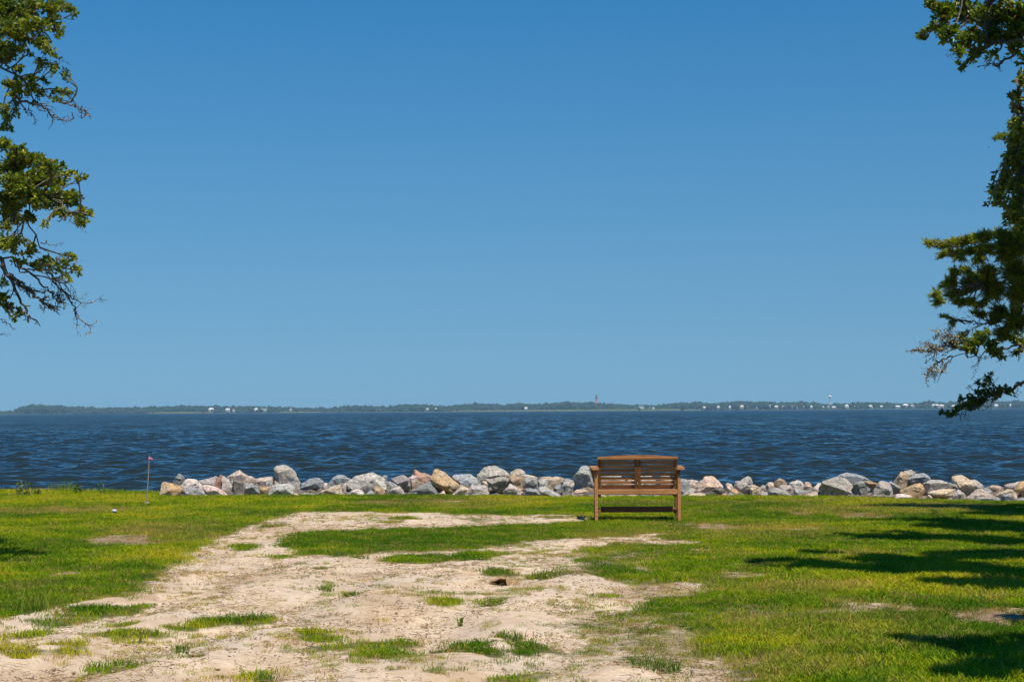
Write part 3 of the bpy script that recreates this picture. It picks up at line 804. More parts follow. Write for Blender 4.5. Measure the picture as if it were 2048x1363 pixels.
# tile, how far back it lies, stone, where its front bulges (None: middle), flags, label, outline
ROCKS = [
('A', 0, 'ochre', None, '', 'squarish ochre boulder at the left end of the riprap row', '95,735 115,640 150,480 190,455 260,470 330,495 540,520 590,590 480,680 430,720 410,745'),
('A', 1.0, 'grey', None, '', 'small pointed grey rock behind the squarish ochre end boulder', '320,490 430,370 490,275 520,275 600,380 580,540 400,560'),
('A', .5, 'pinkwhite', None, '', 'rounded pinkish white boulder, second bright stone from the left end', '540,520 570,450 640,370 780,375 850,395 920,450 970,520 960,620 600,640'),
('A', 0, 'grey', (800, 640), '', 'low dark grey slab lying foremost on the grass near the left end', '565,575 760,560 950,570 1040,640 1150,745 1110,785 610,790 585,680'),
('A', .05, 'pink', (1150, 600), '', 'long pale pink slab sloping down to the right near the left end', '970,500 1080,495 1240,540 1420,630 1500,690 1480,735 1260,755 1080,700 985,575'),
('A', .9, 'greypink', None, '', 'grey stone with a weed on it, left of the rust red slab', '900,430 1000,410 1060,370 1240,320 1300,350 1290,560 1080,560 960,520'),
('A', .6, 'red', (1310, 450), '', 'upright rust red slab between two greyish boulders on the left', '1250,420 1300,340 1350,290 1385,320 1380,560 1340,640 1230,580 1210,480'),
('A', .5, 'greypink', (1450, 500), '', 'mottled grey and pink boulder just right of the rust red slab', '1375,320 1420,320 1520,420 1600,540 1640,650 1560,680 1400,650 1360,560'),
('A', 1.2, 'palepink', (1720, 340), '', 'peaked pale tan boulder with grass sprouting at its left side', '1465,340 1560,280 1630,275 1690,220 1730,215 1830,320 2000,360 2060,390 1900,500 1700,500 1540,460'),
('A', .4, 'dark', (1690, 440), '', 'small dark brown rock under the peaked pale tan boulder', '1580,470 1640,395 1720,390 1820,470 1790,640 1700,660 1630,640'),
('B', .9, 'brown', None, '', 'tiny brown wedge between pale stones, left of the tall standing boulder', '60,465 140,395 215,385 210,490 100,490'),
('B', 1.1, 'palepink', None, '', 'flat topped pale pink block left of the tall standing boulder', '215,370 380,365 450,345 530,340 610,370 600,470 480,560 340,560 205,520'),
('B', .8, 'grey', None, '', 'small grey pyramid set into the flat topped pale pink block', '410,470 440,410 500,390 540,430 565,530 470,570 400,540'),
('B', .9, 'palepink', None, '', 'tiny pale pink stone at the left foot of the tall boulder', '600,420 640,395 710,440 700,520 610,530'),
('B', 0, 'grey', (130, 540), 'o', 'dark grey angular stone on the grass, third dark one from left', '-30,600 0,490 150,475 240,530 290,600 305,690 200,710 -10,700'),
('B', .3, 'ochre', None, '', 'small yellow ochre stone at the grass left of a rounded pale boulder', '300,570 420,545 520,540 530,660 450,720 330,690'),
('B', 1.0, 'greywarm', (830, 260), '', 'tallest standing grey boulder with a leaning rounded top', '605,180 650,125 760,105 830,115 880,165 970,180 1030,260 1070,380 1130,470 1140,640 800,640 740,470 640,270'),
('B', 0, 'greypale', (760, 580), '', 'broad rounded pale grey boulder in front of the tallest stone', '460,735 540,540 620,500 760,485 900,480 990,520 1030,600 1000,690 850,740'),
('B', .7, 'bluegrey', (1350, 500), 'o', 'wide grey boulder over a dark hollow, right of the tallest stone', '1120,590 1140,470 1250,415 1370,380 1520,375 1600,430 1630,520 1590,600 1440,605 1340,570 1200,600'),
('B', .2, 'greywarm', None, '', 'thin flat stone on the grass under the wide grey hollow boulder', '1110,690 1200,660 1330,665 1450,690 1400,725 1120,725'),
('B', .1, 'tan', None, '', 'tiny tan stone at the right foot of the rounded pale boulder', '1000,700 1020,660 1100,680 1100,730 1010,735'),
('B', 0, 'tan', (1780, 590), '', 'tan triangular boulder on the grass left of the big pale boulder', '1480,680 1640,590 1850,520 1950,500 1980,620 2020,705 1700,715'),
('B', 1.2, 'bluegrey', (1900, 380), '', 'grey peaked rock behind, left shoulder of the big pale boulder', '1700,470 1820,430 1880,300 1960,295 2048,310 2180,400 2000,520 1850,560 1690,560'),
('B', .6, 'pink', None, '', 'tiny pink stone wedged beside the wide grey hollow boulder', '1620,460 1690,460 1680,550 1640,600 1600,570'),
('C', .5, 'pale', (740, 440), '', 'biggest pale boulder left of centre with a broad rounded back', '230,480 350,400 440,310 640,270 750,255 930,310 1020,360 1060,440 1065,600 1000,660 800,660 560,650 400,640 300,640 240,560'),
('C', 1.2, 'grey', None, '', 'tiny grey knob at the right shoulder of the biggest pale boulder', '980,320 1010,305 1075,335 1060,440 990,430'),
('C', 0, 'pinkwhite', None, '', 'small rounded pinkish stone at the foot of the biggest pale boulder', '280,710 330,640 420,575 500,580 570,640 600,725'),
('C', 0, 'grey', None, '', 'small dark grey stone on the grass under the biggest pale boulder', '640,700 680,620 740,600 820,660 830,725 660,730'),
('C', .2, 'ochre', (900, 600), '', 'orange tan stone at the right foot of the biggest pale boulder', '800,570 850,530 1000,580 1030,640 980,720 900,740 820,700'),
('C', .4, 'pink', None, '', 'small pink wedge at the left foot of the biggest pale boulder', '125,570 180,480 240,460 230,580 180,640'),
('C', .9, 'grey', None, '', 'grey stone half hidden between the biggest pale boulder and a pink one', '1055,440 1100,430 1280,500 1250,600 1080,650'),
('C', .5, 'pinkgrey', (1400, 420), 'o', 'pink topped boulder resting on others right of the biggest pale boulder', '1160,380 1330,305 1410,300 1500,350 1555,400 1530,580 1470,630 1400,590 1320,510 1190,430'),
('C', 0, 'pinkwhite', (1280, 600), '', 'pinkish pyramid stone on the grass below the pink topped boulder', '1070,650 1180,560 1310,520 1400,610 1430,690 1400,730 1150,730'),
('C', 1.2, 'red', (1720, 330), '', 'sharp rust red peak at the back, left of the ochre peak', '1590,270 1625,185 1700,220 1830,280 1960,320 1900,460 1760,500 1690,440 1600,360'),
('C', 1.0, 'pinkwhite', None, '', 'tiny pale stone perched left of the rust red peak', '1510,360 1590,295 1680,320 1640,420 1540,430'),
('C', .7, 'tan', (1650, 450), '', 'tan stone below the rust red peak', '1550,410 1620,390 1760,450 1830,490 1700,590 1600,640 1550,540'),
('C', 0, 'grey', (1850, 560), '', 'angular grey boulder on the grass left of the ochre peak', '1590,630 1720,530 1850,470 1950,450 2010,530 2080,620 2103,700 1830,725 1610,715'),
('D', .6, 'ochre', (300, 470), 'o', 'ochre peak boulder with a dark overhanging underside', '110,360 180,220 240,175 300,190 370,270 480,290 560,420 690,520 650,600 600,690 450,690 220,590 150,490'),
('D', 1.0, 'bluegrey', (800, 400), '', 'flat topped blue grey block right of the ochre peak boulder', '550,330 610,290 800,300 890,280 940,300 1040,350 1150,470 1080,540 960,600 780,600 690,540 600,420'),
('D', 1.2, 'greywarm', (1400, 280), 'o', 'large round topped grey boulder near the middle, behind a ledge stone', '1050,370 1100,260 1180,180 1300,130 1420,125 1540,150 1640,200 1720,310 1700,400 1600,420 1400,440 1230,430 1120,430'),
('D', .4, 'greywarm', (1480, 430), 'o', 'ledge shaped grey tan stone below the large round topped boulder', '1220,380 1290,370 1560,340 1680,350 1770,440 1720,510 1640,560 1600,640 1520,690 1440,660 1360,570 1290,490'),
('D', 0, 'tan', (760, 580), '', 'small tan stone on the grass right of the ochre overhang', '570,700 650,640 720,500 790,520 930,590 880,660 740,720'),
('D', 0, 'tan', None, '', 'tiny tan triangle stone on the grass under the ochre overhang', '280,705 370,615 400,630 430,710'),
('D', 0, 'greypink', (1100, 580), '', 'broad grey and pink boulder on the grass at the middle of the row', '930,590 960,510 1180,495 1280,520 1300,600 1300,725 1130,745 870,730 800,710'),
('D', .7, 'tan', None, '', 'tiny tan wedge under the large round topped boulder', '1160,450 1230,425 1285,450 1290,520 1170,520'),
('D', 0, 'pinkwhite', (1780, 590), '', 'pinkish white boulder on the grass right of the ledge stone', '1615,640 1740,490 1860,530 2010,650 1940,710 1700,735 1640,740'),
('D', 1.0, 'tanpale', None, '', 'round tan stone at the back, right of the large round boulder', '1725,330 1770,230 1860,180 1960,190 2040,240 2060,320 1900,420 1760,420'),
('D', .7, 'ochre', (1880, 420), '', 'brownish ochre stone below the round tan stone', '1720,370 1800,310 1900,340 2040,400 2060,540 1990,600 1860,570 1770,450'),
('E', .5, 'greyspeck', (320, 440), 'o', 'speckled grey cube like block left of the bench', '150,520 200,360 260,340 440,390 470,570 320,585 160,565'),
('E', .9, 'tanpale', None, '', 'flat pale tan stone lying on the speckled grey block', '140,300 220,285 340,300 470,370 440,430 200,400'),
('E', 0, 'bluegrey', None, '', 'flat grey stone in the grass under the speckled grey block', '200,650 220,590 440,580 490,620 500,700 300,710'),
('E', .5, 'greypale', None, '', 'round pale grey stone right of the speckled grey block', '460,400 540,380 640,390 670,450 640,560 560,600 480,600'),
('E', 1.0, 'tan', (760, 390), '', 'long tan stone at the back, left of the bench', '470,360 560,330 700,325 880,345 990,380 960,460 840,520 780,540 700,440 620,420'),
('E', 0, 'greypale', (650, 620), '', 'pale slab leaning to the right on the grass left of the bench', '490,560 610,545 720,600 800,660 930,720 900,770 780,790 640,720 520,650'),
('E', .7, 'bluegrey', None, '', 'small blue grey stone above a grass tuft left of the bench', '780,560 860,500 940,490 960,620 920,680 830,650'),
('E', .9, 'grey', None, '', 'small dark grey stone behind the leaning oval stone', '940,440 1020,370 1120,380 1190,420 1100,500 980,540'),
('E', .2, 'greywarm', (1100, 520), '', 'oval grey stone leaning right, third from the bench', '970,540 1010,460 1150,420 1210,470 1200,530 1100,690 1040,720 960,640'),
('E', .8, 'greyspeck', (1400, 300), 'o', 'big white flecked boulder with sharp ridge beside the left armrest', '1190,380 1230,300 1370,125 1400,115 1510,140 1540,230 1600,430 1640,580 1450,560 1320,540 1240,470'),
('E', 0, 'tanpink', (1350, 670), '', 'rounded orange tan boulder on the grass left of the bench leg', '1140,690 1270,610 1390,595 1440,620 1560,720 1610,785 1400,800 1200,780'),
('E', .6, 'brown', None, '', 'dark brown stone in the shade under the white flecked boulder', '1330,590 1480,560 1610,580 1640,720 1500,720'),
('F', 0, 'greypale', None, '', 'small white grey stone seen under the bench, leftmost there', '50,730 130,695 200,720 250,805 80,820'),
('F', .2, 'grey', None, '', 'dark grey stone seen under the bench rail, left half', '200,700 420,670 600,690 600,790 300,795'),
('F', 0, 'palepink', None, '', 'pale pink stone seen under the bench rail near the middle', '600,750 680,690 880,680 900,760 800,780 620,775'),
('F', .1, 'grey', None, '', 'grey stone seen under the bench rail, right of the middle', '900,750 920,680 1040,670 1170,720 1160,770 980,775'),
('F', 0, 'greypale', None, '', 'flat pale stone seen under the right end of the bench rail', '1190,750 1220,710 1380,720 1420,760 1210,770'),
('F', .8, 'greypale', None, '', 'pale boulder behind the left half of the bench back', '100,320 300,280 520,300 600,420 570,640 120,640'),
('F', .7, 'palepink', None, '', 'pale pink boulder behind the middle of the bench back', '560,500 700,390 810,380 900,520 880,720 560,720'),
('F', .8, 'greypale', None, '', 'pale peaked boulder behind the right half of the bench back', '900,380 960,290 1100,295 1240,390 1220,660 920,660'),
('F', .6, 'grey', None, '', 'grey block behind the bench just above its seat rail', '1060,620 1130,520 1420,530 1450,700 1060,700'),
('F', .9, 'tan', None, '', 'tan boulder behind the right end of the bench back', '1350,320 1420,285 1510,290 1590,400 1600,640 1430,620'),
('G', .4, 'grey', (90, 480), '', 'dark banded grey rock right beside the right bench leg', '-80,480 0,400 70,380 130,400 230,510 200,620 60,725 -60,725'),
('G', .9, 'palepink', None, '', 'small pale pink stone behind the dark banded rock', '130,410 260,395 370,420 330,560 300,600 200,560'),
('G', .3, 'greywarm', None, '', 'small grey tan stone left of the big pinkish peaked boulder', '50,725 120,640 230,560 320,580 300,680 220,720'),
('G', 1.0, 'grey', None, '', 'small grey stone at the left shoulder of the pinkish peaked boulder', '320,490 420,410 480,400 540,460 460,580 340,600'),
('G', .5, 'tanpink', (600, 500), '', 'big pinkish tan boulder with a blunt peak right of the bench', '300,680 340,580 440,520 500,340 540,325 690,330 710,390 750,400 900,540 800,640 540,700 420,710'),
('G', 0, 'tan', None, '', 'flat tan stone on the grass under the pinkish peaked boulder', '150,745 200,690 420,660 520,690 530,740'),
('G', .15, 'dark', (760, 610), '', 'dark brown rock at the right foot of the pinkish peaked boulder', '530,700 620,640 700,590 820,525 890,550 920,640 880,725 700,730'),
('G', 0, 'red', None, '', 'tiny rust red stone right of the dark brown rock', '850,725 880,680 950,690 960,735'),
('G', .6, 'palepink', None, '', 'small upright pink stone between two peaked boulders', '930,480 960,460 1050,480 1100,560 1060,680 970,700 940,600'),
('G', .2, 'ochre', None, '', 'small ochre stone leaning on the grey pink notched boulder', '1040,620 1110,570 1180,620 1215,700 1190,735 1120,720'),
('G', 0, 'grey', None, '', 'tiny low grey stone in the grass below the upright pink stone', '960,720 1030,665 1110,700 1120,740 1000,740'),
('G', .4, 'greypink', (1270, 560), '', 'big grey and pink boulder with a square left shoulder', '1120,580 1130,435 1230,430 1310,440 1380,500 1430,600 1480,735 1250,740 1190,680'),
('G', .9, 'greywarm', (1380, 420), '', 'pointed grey rock behind the square shouldered boulder', '1230,440 1330,350 1390,315 1440,350 1470,440 1500,560 1400,580 1300,520'),
('G', .1, 'tan', (1520, 590), '', 'smooth tan block right of the square shouldered boulder', '1400,560 1440,510 1530,515 1660,575 1620,660 1550,740 1480,735'),
('G', .6, 'grey', None, '', 'tiny light grey stone in a small pile right of the tan block', '1640,540 1680,500 1760,510 1760,600 1660,610'),
('G', .35, 'dark', None, '', 'tiny dark stone in the middle of the small pile', '1640,610 1760,580 1780,650 1680,680'),
('G', 0, 'greywarm', None, '', 'small brownish grey stone at the bottom of the small pile', '1620,690 1680,635 1790,660 1800,730 1640,740'),
('G', .8, 'palepink', None, '', 'small pinkish stone left of an ochre cap stone', '1765,500 1820,440 1900,450 1950,500 1920,610 1780,620'),
('H', .9, 'ochre', (200, 440), '', 'ochre cap stone on top of the blue grey stones right of the bench', '70,480 180,370 230,370 300,430 340,490 320,560 130,580 80,560'),
('H', 0, 'greyspeck', (150, 640), '', 'round speckled grey boulder on the grass below the ochre cap stone', '-40,650 20,580 150,555 230,590 340,650 430,735 300,755 -30,750'),
('H', .4, 'greypink', None, '', 'grey mauve slab behind the round speckled boulder', '200,540 240,500 400,520 450,570 470,710 420,735 300,640 220,600'),
('H', .8, 'pale', (540, 490), '', 'whitish knobbly boulder left of a tan stone with dark side', '385,460 440,435 520,440 560,405 640,430 710,510 690,600 600,640 470,600 400,530'),
('H', .7, 'tanpink', (780, 520), 'o', 'small tan stone with a black shaded underside', '690,540 720,460 780,450 840,490 880,560 860,620 760,630 680,600'),
('H', 0, 'grey', (620, 640), '', 'grey wedge on the grass left of the giant boulder', '490,710 490,560 620,600 870,640 850,700 640,750 500,745'),
('H', 0, 'tan', None, '', 'low tan stone in the grass at the left foot of the giant boulder', '660,750 780,680 930,650 1030,700 1050,765 700,765'),
('H', .5, 'pinkwhite', None, '', 'small whitish stone touching the left side of the giant boulder', '870,600 930,560 980,460 1050,460 1070,560 1000,660 900,680'),
('H', .15, 'greywarm', (1280, 510), '', 'giant grey boulder, the largest on the right, with orange stains', '1070,760 990,600 1050,500 1130,430 1420,330 1560,390 1660,470 1800,600 1950,735 1940,775 1300,780'),
('H', .9, 'bluegrey', (1640, 360), '', 'long blue grey boulder with an orange top behind the giant boulder', '1400,330 1440,280 1560,255 1750,270 1850,330 2048,410 2048,480 1960,560 1720,560 1600,500'),
('I', .5, 'grey', (200, 520), '', 'grey jagged stone at the right side of the giant boulder', '60,500 170,420 290,440 340,580 345,680 290,710 200,660 120,580'),
('I', .6, 'ochre', (430, 470), 'o', 'brownish ochre stone bridging a dark hole right of the giant boulder', '290,440 340,420 450,450 580,470 560,560 470,600 340,540'),
('I', .05, 'greypink', (680, 560), '', 'upright pinkish grey boulder with a white seam', '480,770 480,620 540,540 590,430 640,410 770,440 830,500 870,640 870,775 640,795'),
('I', .5, 'bluegrey', (880, 500), 'o', 'blue grey slab with a dark face right of the white seamed boulder', '790,450 840,430 960,510 1050,580 1020,670 870,660'),
('I', .8, 'ochre', (1060, 330), '', 'rough brown faced boulder standing high right of the white seam', '890,440 980,320 1040,230 1100,240 1190,330 1270,490 1180,600 1000,600 900,500'),
('I', 1.2, 'greywarm', None, '', 'grey stone topping the pile behind the brown faced boulder', '1080,240 1130,210 1260,195 1340,250 1340,360 1220,420 1160,340'),
('I', .9, 'bluegrey', (1440, 360), 'o', 'smooth blue grey oval boulder resting on the pile at right', '1200,390 1260,340 1340,270 1430,270 1520,255 1640,330 1660,390 1590,430 1460,480 1290,500'),
('I', .2, 'ochre', (1420, 560), '', 'golden ochre boulder in front of the blue grey oval boulder', '1030,630 1150,560 1310,490 1430,460 1480,500 1540,620 1480,700 1400,780 1200,760 1040,700'),
('I', 0, 'pinkwhite', (1120, 740), '', 'low pinkish white stone on the grass under the golden boulder', '900,810 950,710 1060,690 1200,720 1340,800 1300,835 940,830'),
('I', .1, 'brown', None, '', 'low brown stone on the grass right of the golden boulder', '1350,800 1480,720 1580,730 1600,820 1380,835'),
('I', .7, 'pale', (1800, 500), '', 'long flat pale boulder behind the golden one', '1480,480 1620,420 1700,410 1860,430 2048,455 2180,500 2210,580 2048,640 1800,660 1600,660 1530,640'),
('I', .25, 'tan', (1880, 650), 'o', 'long tan block below the flat pale boulder with a dark gap beneath', '1590,670 1800,590 2048,570 2190,570 2160,680 2080,785 1900,770 1700,735'),
('I', 0, 'tanpink', None, '', 'small upright pinkish stone propping the long tan block', '1590,710 1650,670 1680,730 1680,830 1600,830'),
('J', 0, 'tan', None, '', 'tiny tan stone in the grass under the long tan block', '130,890 180,840 260,850 290,895'),
('J', .1, 'greywarm', None, '', 'thin grey slab in the grass right of the long tan block', '300,870 400,830 540,835 700,870 700,905 360,905'),
('J', .15, 'pinkgrey', (640, 760), '', 'pink and grey wedge stone left of the tilted block', '500,810 560,680 610,630 700,700 780,790 780,870 600,880'),
('J', .6, 'tan', (640, 520), 'o', 'tilted block shaped boulder with a black shaded underside', '480,370 510,340 690,320 740,345 900,430 1000,490 1030,560 940,650 850,700 800,790 700,680 590,510 500,460'),
('J', 1.0, 'pale', None, '', 'pale stone behind the tilted block', '900,430 970,425 1060,500 1140,520 1200,600 1170,700 1030,700'),
('J', .15, 'palepink', (1060, 720), '', 'pale pyramid boulder right of the tilted block', '790,830 900,720 980,640 1070,620 1150,640 1300,760 1420,790 1500,840 1300,890 900,890'),
('J', 0, 'grey', (1200, 840), '', 'long low grey stone on the grass under the pale pyramid boulder', '950,885 980,790 1200,800 1480,810 1590,880 1560,910 1000,910'),
('J', .5, 'bluegrey', None, '', 'blue grey wedge between the pale pyramid and the orange stone', '1180,620 1230,590 1320,650 1400,740 1380,800 1270,780'),
('J', .6, 'tanpink', (1430, 600), '', 'flat topped orange stone near the right edge', '1230,580 1350,540 1480,535 1600,590 1580,680 1440,780 1340,700'),
('J', .8, 'pinkgrey', (1760, 560), '', 'mauve boulder behind, left of the ochre stone at the right edge', '1610,610 1630,550 1780,500 1900,470 1960,460 1920,620 1840,700 1740,700'),
('J', .3, 'tan', (1680, 700), '', 'mottled tan grey stone below the mauve boulder', '1430,770 1560,680 1680,620 1790,640 1900,760 1890,860 1760,840 1550,830'),
('J', 0, 'bluegrey', (1680, 800), '', 'dark blue grey wedge on the grass near the right edge', '1550,800 1570,730 1680,740 1800,800 1880,885 1640,910 1590,880'),
('J', .55, 'ochre', (1990, 560), 'o', 'ochre boulder with shaded underside cut by the right edge', '1840,640 1900,540 1960,460 2048,450 2200,480 2250,650 2100,760 2048,830 1960,760'),
('J', 0, 'grey', None, '', 'low grey stone in the grass at the right edge of the row', '1880,850 2000,820 2120,840 2150,890 1920,900'),
]
def make_rock(idx, tile, layer, colr, apex, flags, label, outline):
    ox, sc = TILES[tile]
    pts = [(ox + float(a.split(',')[0]) / sc, 920 + float(a.split(',')[1]) / sc) for a in outline.split()]
    cx = sum(p[0] for p in pts) / len(pts); cy = sum(p[1] for p in pts) / len(pts)
    rr = random.Random(1000 + idx)
    d0 = float(shore_y(np.array([G(cx, 995).x]))[0])
    w = (max(p[0] for p in pts) - min(p[0] for p in pts)) * d0 / F_PX
    h = (max(p[1] for p in pts) - min(p[1] for p in pts)) * d0 / F_PX
    th = max(0.18, 0.7 * min(w, h * 1.3) + 0.2 * w)
    d = d0 + 0.10 + layer * 0.75 + (th * 0.5 if layer < .25 else th * .22)
    if apex is None:
        ax, ay = cx + rr.uniform(-.12, .12) * (w * F_PX / d0), cy + rr.uniform(-.05, .12) * (h * F_PX / d0)
    else:
        ax, ay = ox + apex[0] / sc, 920 + apex[1] / sc
    bot = max(p[1] for p in pts); topy = min(p[1] for p in pts)
    P3 = []
    for (x, y) in pts:                                  # the widest section
        P3.append(P(x, y, d + rr.uniform(-.06, .10) * th))
    for k in range(2):                                  # front facets
        fx, fy = (rr.uniform(-.30, -.08), rr.uniform(-.16, .2)) if k else (rr.uniform(.06, .28), rr.uniform(-.2, .12))
        q = P(ax + fx * w * F_PX / d0, ay + fy * h * F_PX / d0, d)
        P3.append(q + Vector((0, -th * rr.uniform(.34, .5), 0)))
    if 'o' not in flags:
        for (x, y) in pts:
            if y > topy + .8 * (bot - topy):
                q = P(x, y, d)
                P3.append(q + Vector(((q.x - P(cx, y, d).x) * -.08, -th * rr.uniform(.12, .34), 0)))
    for k in range(4):                                  # back
        i = rr.randrange(len(pts))
        x, y = pts[i]
        P3.append(P(cx + (x - cx) * .7, cy + (y - cy) * .7, d) + Vector((0, th * rr.uniform(.35, .55), -0.06 * h)))
    gzv = -0.05 - 0.12 * layer - 0.2 * max(0, layer - .3)
    if 'o' not in flags:                                # down to the bank it lies on
        lo = sorted(pts, key=lambda p: -p[1])[:4]
        for (x, y) in lo:
            q = P(cx + (x - cx) * .85, y, d)
            if q.z > gzv:
                P3.append(Vector((q.x, d + rr.uniform(-.1, .25) * th, gzv)))
    base = Vector((P(cx, cy, d).x, d, min(p.z for p in P3)))
    bm = bmesh.new()
    for q in P3:
        bm.verts.new(q - base)
    res = bmesh.ops.convex_hull(bm, input=bm.verts[:])
    junk = [v for v in bm.verts if not v.link_faces]
    bmesh.ops.delete(bm, geom=junk, context='VERTS')
    bmesh.ops.dissolve_limit(bm, angle_limit=math.radians(9), verts=bm.verts[:], edges=bm.edges[:])
    try:
        bmesh.ops.bevel(bm, geom=bm.edges[:], offset=0.005 * min(1.0, w * 2.2), segments=1, affect='EDGES', profile=.6, clamp_overlap=True)
    except Exception:
        pass
    bmesh.ops.triangulate(bm, faces=bm.faces[:])
    for it in range(3):
        lim = (0.20, 0.10, 0.055)[it] * max(.5, min(1.3, w * 1.6))
        es = [e for e in bm.edges if e.calc_length() > lim]
        if es:
            bmesh.ops.subdivide_edges(bm, edges=es, cuts=1, use_grid_fill=False)
            bmesh.ops.triangulate(bm, faces=[f for f in bm.faces if len(f.verts) > 3])
    bm.normal_update()
    off = Vector((idx * 3.7, idx * 1.3, 0))
    moved = []
    for v in bm.verts:
        c0 = v.co + off
        n = mnoise.noise(c0 * 3.2) * .008 + mnoise.noise(c0 * 8.5) * .012 + mnoise.noise(c0 * 17) * .010
        stepn = mnoise.noise(Vector((c0.x * 2, c0.y * 2, c0.z * 9)))
        moved.append(v.co + v.normal * (n + .014 * (1 if stepn > .08 else 0)) * min(1.0, .35 + w * 1.2))
    for v, c in zip(bm.verts, moved):
        v.co = c
    me = bpy.data.meshes.new('boulder')
    bm.to_mesh(me); bm.free()
    me.materials.append(RM[colr])
    me.shade_smooth()
    me.set_sharp_from_angle(angle=math.radians(9))
    o = link(bpy.data.objects.new('boulder', me))
    o.location = base
    tag(o, label, 'boulder', 'riprap boulders along the shore')
    return o
for i, r in enumerate(ROCKS):
    make_rock(i, *r)

# small broken stone packed between and behind the boulders
bm = bmesh.new(); bmesh.ops.create_icosphere(bm, subdivisions=1, radius=1.0)
rv = np.array([v.co[:] for v in bm.verts]); rf = np.array([[v.index for v in f.verts] for f in bm.faces]); bm.free()
fr2 = np.random.default_rng(77)
VV, FF, off = [], [], 0
x0 = G(345, 992).x; x1 = G(2200, 1006).x
for k in range(1500):
    x = fr2.uniform(x0, x1); e = fr2.uniform(.35, 2.6)
    y = float(shore_y(np.array([x]))[0]) + e
    s_ = fr2.uniform(.07, .17)
    zc = np.interp(e, [.3, .7, 1.1, 2.6], [-.03, .03, .0, -.75]) + fr2.uniform(-.06, .02)
    v = rv * (1 + .5 * (fr2.random(len(rv)) - .5))[:, None] * np.array([1.2, 1, .8]) * s_
    a_ = fr2.uniform(0, 6.28); c_, s2_ = math.cos(a_), math.sin(a_)
    v = np.stack([v[:, 0] * c_ - v[:, 1] * s2_, v[:, 0] * s2_ + v[:, 1] * c_, v[:, 2]], -1) + np.array([x, y, zc])
    VV.append(v); FF.append(rf + off); off += len(rv)
rub = np_mesh('rubble', np.concatenate(VV), np.concatenate(FF), RM['dark'], nper=3)  # filler stone coloured dark, so gaps between the boulders read as shade
tag(rub, 'small broken stone packed between and behind the boulders', 'rubble', kind='stuff')

# ------------------------------------------------------------------ the bench, seen from behind
WOOD = wood_mat('bench_wood', (0.15, 0.055, 0.012), (0.29, 0.115, 0.028), (0.40, 0.175, 0.050))
WOODL = wood_mat('bench_wood_pale', (0.28, 0.115, 0.035), (0.45, 0.205, 0.072), (0.56, 0.285, 0.12))
WOOD_SHADE = wood_mat('bench_wood_shaded', (0.09, 0.032, 0.007), (0.19, 0.072, 0.017), (0.28, 0.115, 0.032))  # darker copy of bench wood: shade on posts, stretcher, bottom rail put into colour
def bev_box(name, x0, x1, y0, y1, z0, z1, mat, parent, bev=0.006, shear=None):
    bm = bmesh.new()
    v, f = box_mesh(x0, x1, y0, y1, z0, z1)
    vs = [bm.verts.new(q) for q in v]
    for q in f: bm.faces.new([vs[i] for i in q])
    bmesh.ops.bevel(bm, geom=bm.edges[:], offset=bev, segments=2, affect='EDGES', profile=.5)
    if shear:
        for vv in bm.verts: vv.co = shear(vv.co)
    me = bpy.data.meshes.new(name); bm.to_mesh(me); bm.free()
    me.materials.append(mat)
    return link(bpy.data.objects.new(name, me), parent)

bp = G(1275.7, 1042)
BX, BY = bp.x, bp.y
bench = empty('bench', (BX, BY, gz(BX, BY) - 0.0), math.radians(-1.5))
tag(bench, 'brown wooden slatted garden bench facing the water', 'bench')
HW = 0.565
for s in (-1, 1):
    bev_box('leg', s * HW - .021, s * HW + .021, -.045, .045, -.03 if s < 0 else -.05, .648, WOODL, bench)
    bev_box('leg', s * HW - .021 - s * .0, s * HW + .021, .47, .56, -.03, .705, WOOD, bench)
    # arm with a rounded front end
    av = []
    n = 9
    x_in, x_out = s * (HW - .035), s * (HW + .075)
    outl = [(x_in, -.10), (x_out - s * .02, -.10), (x_out, -.07)] + [(x_out - s * (.055 - .055 * math.cos(a)), .56 + .05 * math.sin(a)) for a in np.linspace(0, math.pi, 8)] + []
    zs = (.714, .744)
    k = len(outl)
    vv = [(x, y, zs[0] + .008 * y) for x, y in outl] + [(x, y, zs[1] + .008 * y) for x, y in outl]
    ff = [tuple(range(k)), tuple(range(2 * k - 1, k - 1, -1))] + [(i, i + k, (i + 1) % k + k, (i + 1) % k) for i in range(k)]
    if s < 0: ff = [tuple(reversed(q)) for q in ff]
    ob = mesh_obj('armrest', vv, [tuple(reversed(q)) for q in ff], WOODL, bench)
    # bracket under the arm at the front leg
    bx0, bx1 = (HW + .023, HW + .068)
    tri = [(bx0, .50, .50), (bx0, .50, .708), (bx1, .50, .708), (bx0, .53, .50), (bx0, .53, .708), (bx1, .53, .708)]
    tri = [(s * a, b, c) for a, b, c in tri]
    ff = [(0, 1, 2), (5, 4, 3), (0, 3, 4, 1), (1, 4, 5, 2), (2, 5, 3, 0)]
    if s > 0: ff = [tuple(reversed(q)) for q in ff]
    mesh_obj('bracket', tri, ff, WOOD, bench)
    bev_box('side_rail', s * (HW - .045) - .019, s * (HW - .045) + .019, -.02, .54, .335, .415, WOOD, bench)
    bev_box('foot_rail', s * (HW - .045) - .018, s * (HW - .045) + .018, .04, .52, .11, .165, WOOD, bench)
    bev_box('arm_support', s * (HW - .045) - .016, s * (HW - .045) + .016, -.03, .02, .60, .71, WOOD, bench)
bev_box('rear_rail', -(HW - .022), HW - .022, -.042, -.004, .375, .444, WOODL, bench)
bev_box('front_rail', -(HW - .022), HW - .022, .505, .54, .345, .42, WOOD, bench)
bev_box('stretcher', -(HW - .065), HW - .065, .26, .30, .115, .195, WOOD_SHADE, bench)
